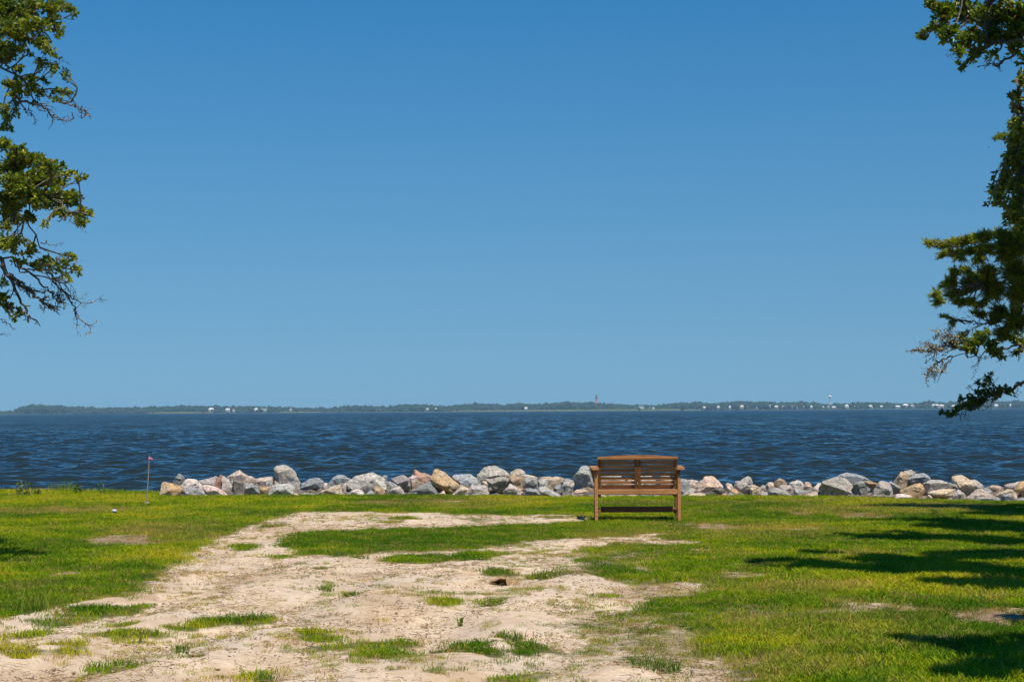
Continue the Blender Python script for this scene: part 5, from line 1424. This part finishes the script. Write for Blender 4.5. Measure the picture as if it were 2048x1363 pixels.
# ---- another oak farther back: its low lichened branch shows at right
OB = Vector((8.8, 22.6, gz(8.8, 22.6)))
ot = Tree('live_oak', 'live oak behind the juniper with a pale lichen covered branch tip', OB, 51)
OT = [OB, OB + Vector((-.1, 0, 1.4)), OB + Vector((-.3, 0, 2.8)), OB + Vector((-.3, .1, 4.6)), OB + Vector((0, 0, 6.5))]
ot.trunk(OT, .32, .1)
O1 = ot.limb([OT[1]] + PL([(2250, 650), (2120, 665), (2048, 684), (2005, 697), (1960, 706), (1915, 712), (1890, 732)], 22.2, 22.0), .09, .006)
pxblobs(ot, O1, [(1920, 674, 16, 10), (1950, 680, 26, 15), (1980, 690, 18, 14), (1992, 704, 15, 13), (1935, 694, 22, 9), (2002, 716, 9, 7), (2042, 686, 12, 16), (2030, 672, 14, 12), (1965, 664, 16, 10), (1905, 688, 12, 8), (1942, 704, 12, 6), (2038, 702, 10, 6), (2028, 708, 8, 4)], 22.0, 'leaf', .046, .9, .2, .05)
for pp, r, fk in (([(1935, 700), (1900, 690), (1870, 700), (1832, 700)], .016, 40), ([(1905, 690), (1890, 675), (1876, 668)], .008, 20), ([(1905, 712), (1880, 722), (1865, 735), (1850, 756)], .012, 24), ([(1898, 720), (1888, 736), (1880, 746)], .010, 12),
                  ([(1920, 695), (1890, 700), (1862, 690)], .008, 24), ([(2048, 700), (2025, 706), (2022, 712)], .010, 8), ([(1880, 702), (1865, 694), (1850, 690)], .006, 14), ([(1985, 712), (1965, 718), (1955, 722)], .005, 6), ([(1940, 690), (1910, 680), (1900, 668)], .008, 20)):
    ot.bare(O1, PL(pp, 22.0, 21.9), r, fk, .22, 1.6)
O2 = ot.limb([OT[3], OT[3] + Vector((-.6, -.6, 1.0)), OT[3] + Vector((-1.0, -1.0, 1.6))], .07, .01)
O3 = ot.limb([OT[3], OT[3] + Vector((-.3, .3, 1.0)), OT[3] + Vector((-.5, .6, 1.6))], .07, .01)
def near_o(q):
    return min((O2, O3), key=lambda L: min((p + OB - q).length for p in L['path']))
shade_blobs(ot, [(1850, 1014, 140, 5), (1985, 1020, 70, 7), (1965, 1050, 90, 9), (1880, 1044, 60, 4), (1850, 1078, 140, 5), (1985, 1084, 80, 10), (2040, 1030, 40, 8)], near_o, dens=.9)
for k in range(8):
    ot.blob(O2 if k % 2 else O3, OT[4] + Vector((ot.rr.gauss(.9, .7), ot.rr.gauss(-1.0, .5), ot.rr.gauss(-.3, .4))), (.6, .6, .4), 'leaf', .08, .5)
ot.finish()
# ------------------------------------------------------------------ grass: tufts scattered over the lawn
def grass_mat(name):
    t = NT(name)
    tint = t.attr('tint', 'INSTANCER'); dry = t.attr('dry', 'INSTANCER')
    c = t.ramp(tint, [(0.0, (0.070, 0.185, 0.003)), (0.45, (0.205, 0.335, 0.004)), (0.8, (0.40, 0.455, 0.006)), (1.0, (0.56, 0.50, 0.015))])
    c = t.mix(dry, c, (0.50, 0.34, 0.10))
    oi = t.attr('shade')
    c = t.mix(1.0, c, t.ramp(oi, [(0, (.72,) * 3), (1, (1.25,) * 3)]), 'MULTIPLY')
    t.color(c); t.set(Roughness=.55)
    t.b.inputs['Specular IOR Level'].default_value = .10
    tr = t.n('ShaderNodeBsdfTranslucent'); t.l(c, tr.inputs['Color'])
    mx = t.n('ShaderNodeMixShader'); mx.inputs[0].default_value = .35
    t.l(t.b.outputs[0], mx.inputs[1]); t.l(tr.outputs[0], mx.inputs[2]); t.l(mx.outputs[0], t.out.inputs['Surface'])
    return t.m
M_GRASS = grass_mat('grass_blades')

tpl_col = bpy.data.collections.new('templates')      # only a source for instances, not linked to the scene
def tuft_mesh(name, seed, n, rad, h0, h1, wd, bend, mat, coll=None):
    r = random.Random(seed)
    v, f, sh = [], [], []
    for k in range(n):
        a = r.uniform(0, 6.28); q = rad * math.sqrt(r.random())
        bx, by = q * math.cos(a), q * math.sin(a)
        h = r.uniform(h0, h1)
        la = r.uniform(0, 6.28); lm = r.uniform(.15, 1.0) * bend * h
        fa = r.uniform(0, 6.28); wx, wy = math.cos(fa) * wd / 2, math.sin(fa) * wd / 2
        p = [(0, 0, -.004), (math.cos(la) * lm * .35, math.sin(la) * lm * .35, h * .6), (math.cos(la) * lm, math.sin(la) * lm, h * r.uniform(.82, 1))]
        k0 = len(v)
        v += [(bx - wx, by - wy, p[0][2]), (bx + wx, by + wy, p[0][2]), (bx + p[1][0] - wx * .8, by + p[1][1] - wy * .8, p[1][2]), (bx + p[1][0] + wx * .8, by + p[1][1] + wy * .8, p[1][2]), (bx + p[2][0], by + p[2][1], p[2][2])]
        f += [(k0, k0 + 1, k0 + 3, k0 + 2), (k0 + 2, k0 + 3, k0 + 4)]
        sh += [r.random()] * 5
    me = bpy.data.meshes.new(name)
    me.from_pydata(v, [], f); me.update()
    a = me.attributes.new('shade', 'FLOAT', 'POINT'); a.data.foreach_set('value', sh)
    me.materials.append(mat)
    o = bpy.data.objects.new(name, me)
    (coll or tpl_col).objects.link(o)
    return o

def scatter(name, pts, scale, rot, attrs, coll, label, cat):
    """geometry nodes: one template of coll at each point"""
    me = bpy.data.meshes.new(name)
    n = len(pts)
    me.vertices.add(n); me.vertices.foreach_set('co', np.ascontiguousarray(pts, np.float32).ravel())
    for nm, arr in dict(attrs, size=scale, turn=rot).items():
        a = me.attributes.new(nm, 'FLOAT', 'POINT'); a.data.foreach_set('value', np.asarray(arr, np.float32))
    me.update()
    o = link(bpy.data.objects.new(name, me))
    ng = bpy.data.node_groups.new(name + '_nodes', 'GeometryNodeTree')
    ng.interface.new_socket('Geometry', in_out='INPUT', socket_type='NodeSocketGeometry')
    ng.interface.new_socket('Geometry', in_out='OUTPUT', socket_type='NodeSocketGeometry')
    N = ng.nodes; Lk = ng.links
    gi = N.new('NodeGroupInput'); go = N.new('NodeGroupOutput')
    m2p = N.new('GeometryNodeMeshToPoints')
    ci = N.new('GeometryNodeCollectionInfo'); ci.inputs['Collection'].default_value = coll
    ci.inputs['Separate Children'].default_value = True; ci.inputs['Reset Children'].default_value = True
    ip = N.new('GeometryNodeInstanceOnPoints'); ip.inputs['Pick Instance'].default_value = True
    a1 = N.new('GeometryNodeInputNamedAttribute'); a1.data_type = 'FLOAT'; a1.inputs['Name'].default_value = 'size'
    a2 = N.new('GeometryNodeInputNamedAttribute'); a2.data_type = 'FLOAT'; a2.inputs['Name'].default_value = 'turn'
    cx = N.new('ShaderNodeCombineXYZ'); e2r = N.new('FunctionNodeEulerToRotation')
    ri = N.new('FunctionNodeRandomValue'); ri.data_type = 'INT'
    ri.inputs['Min'].default_value = 0 if False else ri.inputs['Min'].default_value
    for s_ in ri.inputs:
        if s_.type == 'INT' and s_.name == 'Min': s_.default_value = 0
        if s_.type == 'INT' and s_.name == 'Max': s_.default_value = max(0, len(coll.objects) - 1)
    Lk.new(gi.outputs[0], m2p.inputs['Mesh']); Lk.new(m2p.outputs[0], ip.inputs['Points'])
    Lk.new(ci.outputs[0], ip.inputs['Instance'])
    out_i = [s_ for s_ in ri.outputs if s_.type == 'INT'][0]
    Lk.new(out_i, ip.inputs['Instance Index'])
    Lk.new(a2.outputs[0], cx.inputs['Z']); Lk.new(cx.outputs[0], e2r.inputs[0]); Lk.new(e2r.outputs[0], ip.inputs['Rotation'])
    Lk.new(a1.outputs[0], ip.inputs['Scale'])
    Lk.new(ip.outputs[0], go.inputs[0])
    md = o.modifiers.new('scatter', 'NODES'); md.node_group = ng
    tag(o, label, cat, kind='stuff')
    return o

gcol = bpy.data.collections.new('grass_templates')
for k in range(6):
    tuft_mesh('grass_tuft_template', 300 + k, 36, .085, .016, .042, .0046, 1.5, M_GRASS, gcol)
gr_ = np.random.default_rng(12)
N0 = 150000
yy = 7.0 + (33.2 - 7.0) * gr_.random(N0) ** 1.0
xx = gr_.uniform(-1, 1, N0) * (yy * .36 + 1.2)
# keep even density in the ground plane (wider far away)
keep = gr_.random(N0) < (yy * .36 + 1.2) / (33.2 * .36 + 1.2) * np.clip(1.5 - yy / 60, .6, 1.4) * 1.15
xx, yy = xx[keep], yy[keep]
s_, b_, d_ = cover(xx, yy)
e_ = yy - (shore_y(xx) + .35)
lawn = fbm(xx * .55, yy * .55, 4, 21.0)
fine = fbm(xx * 3.0, yy * 3.0, 3, 5.5)
prob = np.clip(1.05 - s_ * 1.05, 0, 1) ** 1.3 * (0.55 + .8 * fine)
prob = np.maximum(prob, .14 * smooth(.5, .72, fbm(xx * 1.1, yy * 1.6, 3, 44.)) * (s_ > .5) + .006)
rocky = xx > G(320, 993).x
prob = np.where(rocky, prob * np.where(e_ < -.36, 1, .04 * (e_ < .4)), prob * (e_ < .9))
keep = gr_.random(len(xx)) < prob
xx, yy, s_, b_, d_, lawn, fine, e_ = [a[keep] for a in (xx, yy, s_, b_, d_, lawn, fine, e_)]
zz = ground_z(xx, yy, s_)
tint = np.clip(.42 + (lawn - .5) * 1.5 + (fine - .5) * .9 + gr_.normal(0, .20, len(xx)) + .10 * (xx < -3), 0, 1)
dry = np.clip(d_ * (.35 + .9 * fine) + b_ * .35 + (gr_.random(len(xx)) < .10 + .2 * smooth(.1, .6, s_)) * .75 + gr_.normal(0, .05, len(xx)) + .22 * smooth(.15, .8, s_), 0, .95)
size = gr_.uniform(.55, 1.45, len(xx)) ** 1.2 * (1 - .4 * smooth(.05, .6, s_)) * np.where(np.abs(xx - (yy - 12) * .12 + .6) < 2.6, .82, 1.0) * (.85 + .5 * (lawn)) * (1 + .5 * (e_ > -.25) * (~(xx > G(320, 993).x)))
scatter('grass', np.stack([xx, yy, zz], -1), size, gr_.uniform(0, 6.28, len(xx)), {'tint': tint, 'dry': dry}, gcol, 'mown green lawn grass with worn patches', 'grass')
print('grass tufts', len(xx))

# dead straw, twigs and small clods on the bare sand
M_STRAW = plain('dead_straw', (0.40, 0.28, 0.14), .9, .45, 4)
M_CLOD = plain('sand_clods', (0.40, 0.29, 0.19), .95, .4, 5)
M_CHIP = plain('dark_bark_chips', (0.085, 0.055, 0.035), .9, .4, 5)
lcol = bpy.data.collections.new('litter_templates')
for k in range(4):
    r = random.Random(k + 70)
    w = Wood()
    for q in range(7):
        a = Vector((r.gauss(0, .10), r.gauss(0, .08), .004)); dr = r.uniform(0, 6.28); ln = r.uniform(.03, .10)
        b = a + Vector((math.cos(dr) * ln, math.sin(dr) * ln * .7, r.uniform(0, .014)))
        w.tube([a, a.lerp(b, .5) + Vector((r.gauss(0, .01), r.gauss(0, .01), .004)), b], .0016, .001, 3)
    me = bpy.data.meshes.new('straw'); me.from_pydata([tuple(v) for v in w.v], [], w.f); me.materials.append(M_STRAW if k < 3 else M_CHIP)
    lcol.objects.link(bpy.data.objects.new('straw_template', me))
for k in range(3):
    r = np.random.default_rng(k + 170)
    V, Fc = [], []
    off = 0
    for q in range(5):
        s0 = r.uniform(.003, .008) * (1.4 if q == 0 else 1)
        v = rv * (1 + .6 * (r.random(len(rv)) - .5))[:, None] * s0 * np.array([1.4, 1, .7]) + np.array([r.normal(0, .09), r.normal(0, .07), s0 * .4])
        V.append(v); Fc.append(rf + off); off += len(rv)
    me = bpy.data.meshes.new('clods'); me.from_pydata([tuple(v) for v in np.concatenate(V)], [], [tuple(int(i) for i in q) for q in np.concatenate(Fc)]); me.materials.append(M_CLOD)
    lcol.objects.link(bpy.data.objects.new('clod_template', me))
N1 = 16000
y1 = 7.5 + 17.5 * gr_.random(N1); x1 = gr_.uniform(-1, 1, N1) * (y1 * .34)
s1_, b1_, _ = cover(x1, y1)
k1 = gr_.random(N1) < np.clip(s1_ * 1.2 - .1, 0, 1) * (.25 + 1.0 * smooth(.4, .65, fbm(x1 * 1.4, y1 * 1.4, 3, 31.)))
x1, y1, s1_ = x1[k1], y1[k1], s1_[k1]
scatter('ground_litter', np.stack([x1, y1, ground_z(x1, y1, s1_)], -1), gr_.uniform(.6, 1.4, len(x1)), gr_.uniform(0, 6.28, len(x1)), {}, lcol, 'dead straw, bark bits and small clods on the bare sand', 'litter')

# ------------------------------------------------------------------ single plants that stand out
M_WEED = leaf_mat('weed_leaves', (0.06, 0.12, 0.012), (0.13, 0.21, 0.015), (0.26, 0.30, 0.02), (0.3, 0.25, 0.05), .35, .55)
def tint_all(o, lo, hi, seed):
    r = np.random.default_rng(seed)
    n = len(o.data.vertices)
    a = o.data.attributes.new('tint', 'FLOAT', 'POINT')
    a.data.foreach_set('value', np.repeat(r.uniform(lo, hi, n // 5 + 1), 5)[:n].astype(np.float32))
def big_tuft(px, py, n, rad, h0, h1, wd, bend, label, lo=.2, hi=.8, name='grass_clump'):
    g = G(px, py)
    e = empty(name, (g.x, g.y, gz(g.x, g.y) - .005))
    tag(e, label, 'grass clump', 'single grass clumps')
    tmp = bpy.data.collections.new('tmp')
    o = tuft_mesh('blades', int(px * 7 + py), n, rad, h0, h1, wd, bend, M_WEED, tmp)
    tint_all(o, lo, hi, int(px))
    tmp.objects.unlink(o)
    link(o, e)
    return e
big_tuft(72, 1224, 70, .14, .10, .26, .007, .9, 'coarse tall grass clump at the sand edge, far left', .3, .9)
big_tuft(1102, 1154, 150, .20, .04, .11, .007, 1.0, 'bright green grass clump right of the dirt clod')
big_tuft(985, 1146, 90, .16, .04, .09, .006, 1.0, 'grass clump just left of the dirt clod')
big_tuft(1025, 1281, 90, .085, .04, .10, .006, 1.0, 'small round grass clump alone on the sand below the dirt clod')
big_tuft(1310, 1340, 170, .15, .04, .10, .006, 1.1, 'dark green grass clump at the bottom, below the bench', .1, .5)
big_tuft(485, 1239, 140, .17, .03, .09, .007, 1.1, 'bright green leafy clump on the sand, left of centre', .2, .6)
big_tuft(400, 1249, 110, .15, .03, .07, .005, 1.0, 'yellowish grass clump on the sand beside the bright leafy clump', .5, .95)
big_tuft(205, 1334, 50, .09, .06, .13, .007, .9, 'spiky grass clump at the lower left on the sand', .3, .8)
big_tuft(242, 1331, 90, .10, .04, .08, .006, 1.0, 'round grass clump right beside the lower left spiky clump', .3, .8)
big_tuft(363, 1317, 50, .06, .04, .08, .006, 1.0, 'small grass clump on bare sand, right of the lower left pair', .2, .7)
big_tuft(653, 1176, 50, .07, .03, .07, .006, 1.1, 'small dark weed on the sand at mid distance left of centre', .1, .5)
big_tuft(532, 1362, 60, .06, .05, .10, .006, 1.0, 'grass clump cut by the bottom edge', .2, .6)
big_tuft(1000, 1208, 60, .07, .03, .06, .005, 1.0, 'little yellow green clump on the sand straight below the dirt clod', .5, .95)
big_tuft(922, 1240, 14, .02, .05, .10, .012, .8, 'single seedling standing on the open sand', .4, .8)
big_tuft(705, 1192, 60, .07, .03, .07, .006, 1.0, 'low green weed on the sand right of the small dark weed', .2, .6)
big_tuft(680, 1114, 50, .08, .03, .07, .006, 1.0, 'small bright clump at the near edge of the grass strip, left of another', .2, .6)
big_tuft(720, 1116, 60, .10, .03, .07, .006, 1.0, 'small bright clump at the near edge of the grass strip, right of another', .2, .6)
big_tuft(128, 983, 160, .30, .12, .26, .008, .6, 'rounded tall grass clump on the left shoreline', .4, .95)

# tall weeds on the left shore
def weed(px, py, h, n, label):
    g = G(px, py)
    e = empty('shore_weed', (g.x, g.y, gz(g.x, g.y)))
    tag(e, label, 'weed', 'tall weeds on the left shore')
    r = random.Random(int(px))
    w = Wood(); lv = Leaves()
    for k in range(n):
        bx, by = r.gauss(0, .06), r.gauss(0, .04)
        tip = Vector((bx + r.gauss(0, .03), by + r.gauss(0, .03), h * r.uniform(.75, 1)))
        a = Vector((bx, by, -.03)); m = a.lerp(tip, .5) + Vector((r.gauss(0, .015), 0, 0))
        w.tube([a, m, tip], .006, .003, 4)
        for q in range(16):
            u = r.uniform(.15, 1); p_ = a.lerp(m, u * 2) if u < .5 else m.lerp(tip, u * 2 - 1)
            lv.add(p_, (r.gauss(0, 1), r.gauss(0, 1), r.uniform(.2, .9)), r.uniform(.03, .07), r.uniform(.05, .5))
    o = mesh_obj('stem', w.v, w.f, M_TWIG, e)
    lv.build('leaves', M_WEED, e, 'leaf', int(px))
weed(39, 992, .29, 2, 'tall brown weed stalk on the left shore, leftmost')
weed(46, 992, .22, 3, 'short twiggy weed between the two tall stalks on the left shore')
weed(53, 992, .27, 2, 'tall green weed stalk on the left shore, second tall one')
weed(73, 991, .14, 3, 'small leafy weed on the left shore right of the stalks')
weed(150, 988, .17, 4, 'low leafy weed on the left shore beside the rounded clump')
weed(204, 990, .27, 2, 'single slim upright weed on the left shore near the marker stake')
weed(465, 968, .12, 3, 'small green weed growing among the pale stones, right one')
weed(417, 970, .10, 3, 'small green weed growing among the pale stones, left one')

# ------------------------------------------------------------------ small things on the lawn
g = G(292, 1010)
st = empty('marker_stake', (g.x, g.y, gz(g.x, g.y)))
tag(st, 'thin leaning stake with a pink ribbon at its top', 'stake')
M_STAKE = plain('weathered_stake', (0.34, 0.26, 0.22), .85, .25, 20)
M_PINK = plain('pink_ribbon', (0.75, 0.25, 0.36), .5, .1, 30)
topv = P(298.5, 914, g.y) - Vector(st.location)
w = Wood()
w.tube(catmull([Vector((0, 0, -.05)), topv * .5 + Vector((.006, 0, 0)), topv], 8), .0085, .007, 8)
mesh_obj('rod', w.v, w.f, M_STAKE, st)
nx_, nz_ = 8, 4
vv, ff = [], []
for i in range(nx_ + 1):
    for j in range(nz_ + 1):
        u = i / nx_
        vv.append((topv.x + .005 + u * .055, topv.y - .012 + .014 * math.sin(u * 7), topv.z - .012 - .02 * u + (j / nz_ - .5) * .032 * (1 + .2 * math.sin(u * 5))))
for i in range(nx_):
    for j in range(nz_):
        a = i * (nz_ + 1) + j
        ff.append((a, a + 1, a + nz_ + 2, a + nz_ + 1))
rb_ = mesh_obj('ribbon', vv, ff, M_PINK, st, True)
sol = rb_.modifiers.new('thickness', 'SOLIDIFY'); sol.thickness = .003
w = Wood()
w.tube([topv + Vector((0, 0, -.035)), topv + Vector((0, 0, .0))], .015, .014, 8)
w.tube([topv + Vector((0, 0, -.005)), topv + Vector((.002, -.004, .026))], .007, .004, 5)
mesh_obj('knot', w.v, w.f, M_PINK, st)

g = G(295, 1009.5)
bm = bmesh.new(); bmesh.ops.create_icosphere(bm, subdivisions=2, radius=.04)
for v in bm.verts: v.co = Vector((v.co.x * 1.4, v.co.y, v.co.z * .7)) * (1 + .25 * mnoise.noise(v.co * 30))
me = bpy.data.meshes.new('pebble'); bm.to_mesh(me); bm.free(); me.materials.append(RM['tanpale'])
pb = link(bpy.data.objects.new('pebble', me)); pb.location = (g.x, g.y - .03, gz(g.x, g.y) + .02)
tag(pb, 'small pale stone at the foot of the pink ribboned stake', 'stone')

g = G(228.5, 1029)
cp = empty('pipe_cap', (g.x, g.y, gz(g.x, g.y)))
tag(cp, 'white domed pipe cap sticking up from the lawn at left', 'pipe cap')
M_PVC = plain('white_plastic', (0.50, 0.53, 0.55), .35, .04, 10)
M_PIPE = plain('grey_plastic_pipe', (0.22, 0.24, 0.26), .5, .1, 10)
v, f = lathe([(.034, -.08), (.034, .055)], 20); mesh_obj('pipe', v, f, M_PIPE, cp, False)
v, f = lathe([(.044, .052), (.045, .066), (.040, .076), (.026, .084), (.012, .087)], 24); mesh_obj('cap', v, f, M_PVC, cp, True)
v, f = lathe([(.009, .0875), (.008, .093)], 12); mesh_obj('knob', v, f, M_PVC, cp)

# the overturned dirt clod on the sand
g = G(1010, 1160)
cl = empty('dirt_clod', (g.x, g.y, gz(g.x, g.y) - .01))
tag(cl, 'overturned sod clod with a dark hollow lying on the sand', 'clod')
M_SOD = plain('dry_sod', (0.36, 0.24, 0.12), .95, .45, 22)
sx, sy = 26, 12
vv, ff = [], []
for i in range(sx + 1):
    for j in range(sy + 1):
        u = i / sx; q = j / sy
        x = -.17 + .36 * u
        ridge = .095 * max(0., math.sin(math.pi * u ** .8)) ** .9 * (1 + .25 * mnoise.noise(Vector((u * 6, 3, 0))))
        y = -.07 + .22 * q + .03 * mnoise.noise(Vector((u * 5, q * 2, 7)))
        hollow = 1.0 if .08 < u < .52 else 0.0
        prof = math.sin(math.pi * min(1, (.12 + .95 * q))) if hollow == 0 else math.sin(math.pi * min(1, .40 + .62 * q))
        z = ridge * max(0, prof) + .016 * mnoise.noise(Vector((x * 22, y * 22, 1))) + .008 * mnoise.noise(Vector((x * 60, y * 60, 4)))
        if j == 0 and not hollow: z = -.015
        vv.append((x, y, max(z, -.015)))
for i in range(sx):
    for j in range(sy):
        a = i * (sy + 1) + j
        ff.append((a, a + sy + 1, a + sy + 2, a + 1))
cr = mesh_obj('crust', vv, ff, M_SOD, cl, True)
sol = cr.modifiers.new('thickness', 'SOLIDIFY'); sol.thickness = .012; sol.offset = -1
r = random.Random(5)
w = Wood()
for k in range(90):
    i = r.randrange(len(vv)); a = Vector(vv[i]); b = a + Vector((r.gauss(0, .03), r.gauss(0, .03), r.uniform(.0, .035)))
    w.tube([a, a.lerp(b, .5) + Vector((0, 0, .006)), b], .0018, .0008, 3)
o = mesh_obj('roots', w.v, w.f, M_STRAW, cl); o['kind'] = 'stuff'

# a dead twig in the grass left of the bench
g = G(1165, 1038)
tw = empty('fallen_twig', (g.x, g.y, gz(g.x, g.y)))
tag(tw, 'thin fallen twig sticking up left of the bench leg', 'twig')
w = Wood()
w.tube(catmull([Vector((-.13, 0, .0)), Vector((-.03, 0, .03)), Vector((.03, .01, .085))], 8), .006, .003, 5)
w.tube([Vector((-.03, 0, .03)), Vector((.0, -.03, .035))], .004, .002, 4)
mesh_obj('stick', w.v, w.f, M_TWIG, tw)

# two birds far off in the sky
M_BIRD = plain('bird_plumage', (0.05, 0.05, 0.055), .8, .2, 10)
def bird(px, py, d, span, tilt, label):
    p = P(px, py, d)
    e = empty('bird', p, tilt)
    e.rotation_euler = (.2, tilt, .7)
    tag(e, label, 'bird')
    w = Wood()
    w.tube(catmull([Vector((0, -.22, 0)), Vector((0, -.08, .01)), Vector((0, .12, 0)), Vector((0, .26, .0))], 9), .035, .012, 8)
    w.tube(catmull([Vector((0, -.30, .012)), Vector((0, -.24, .012)), Vector((0, -.18, .008))], 5), .008, .026, 8)
    body = mesh_obj('body', [v * span for v in w.v], w.f, M_BIRD, e, True)
    for s in (-1, 1):
        vv = [(0, -.10, .01), (s * .24, -.13, .10), (s * .5, .02, .05), (s * .26, .04, .09), (0, .07, .01)]
        vv = [tuple(c * span for c in q) for q in vv]
        wg = mesh_obj('wing', vv, [(0, 1, 3, 4), (1, 2, 3)], M_BIRD, e)
        so = wg.modifiers.new('thickness', 'SOLIDIFY'); so.thickness = .02 * span
bird(1978, 295, 90, .22, .3, 'tiny dark bird flying beside the right hand trees')
bird(668, 790, 700, 1.1, -.2, 'tiny distant bird low over the far shore')
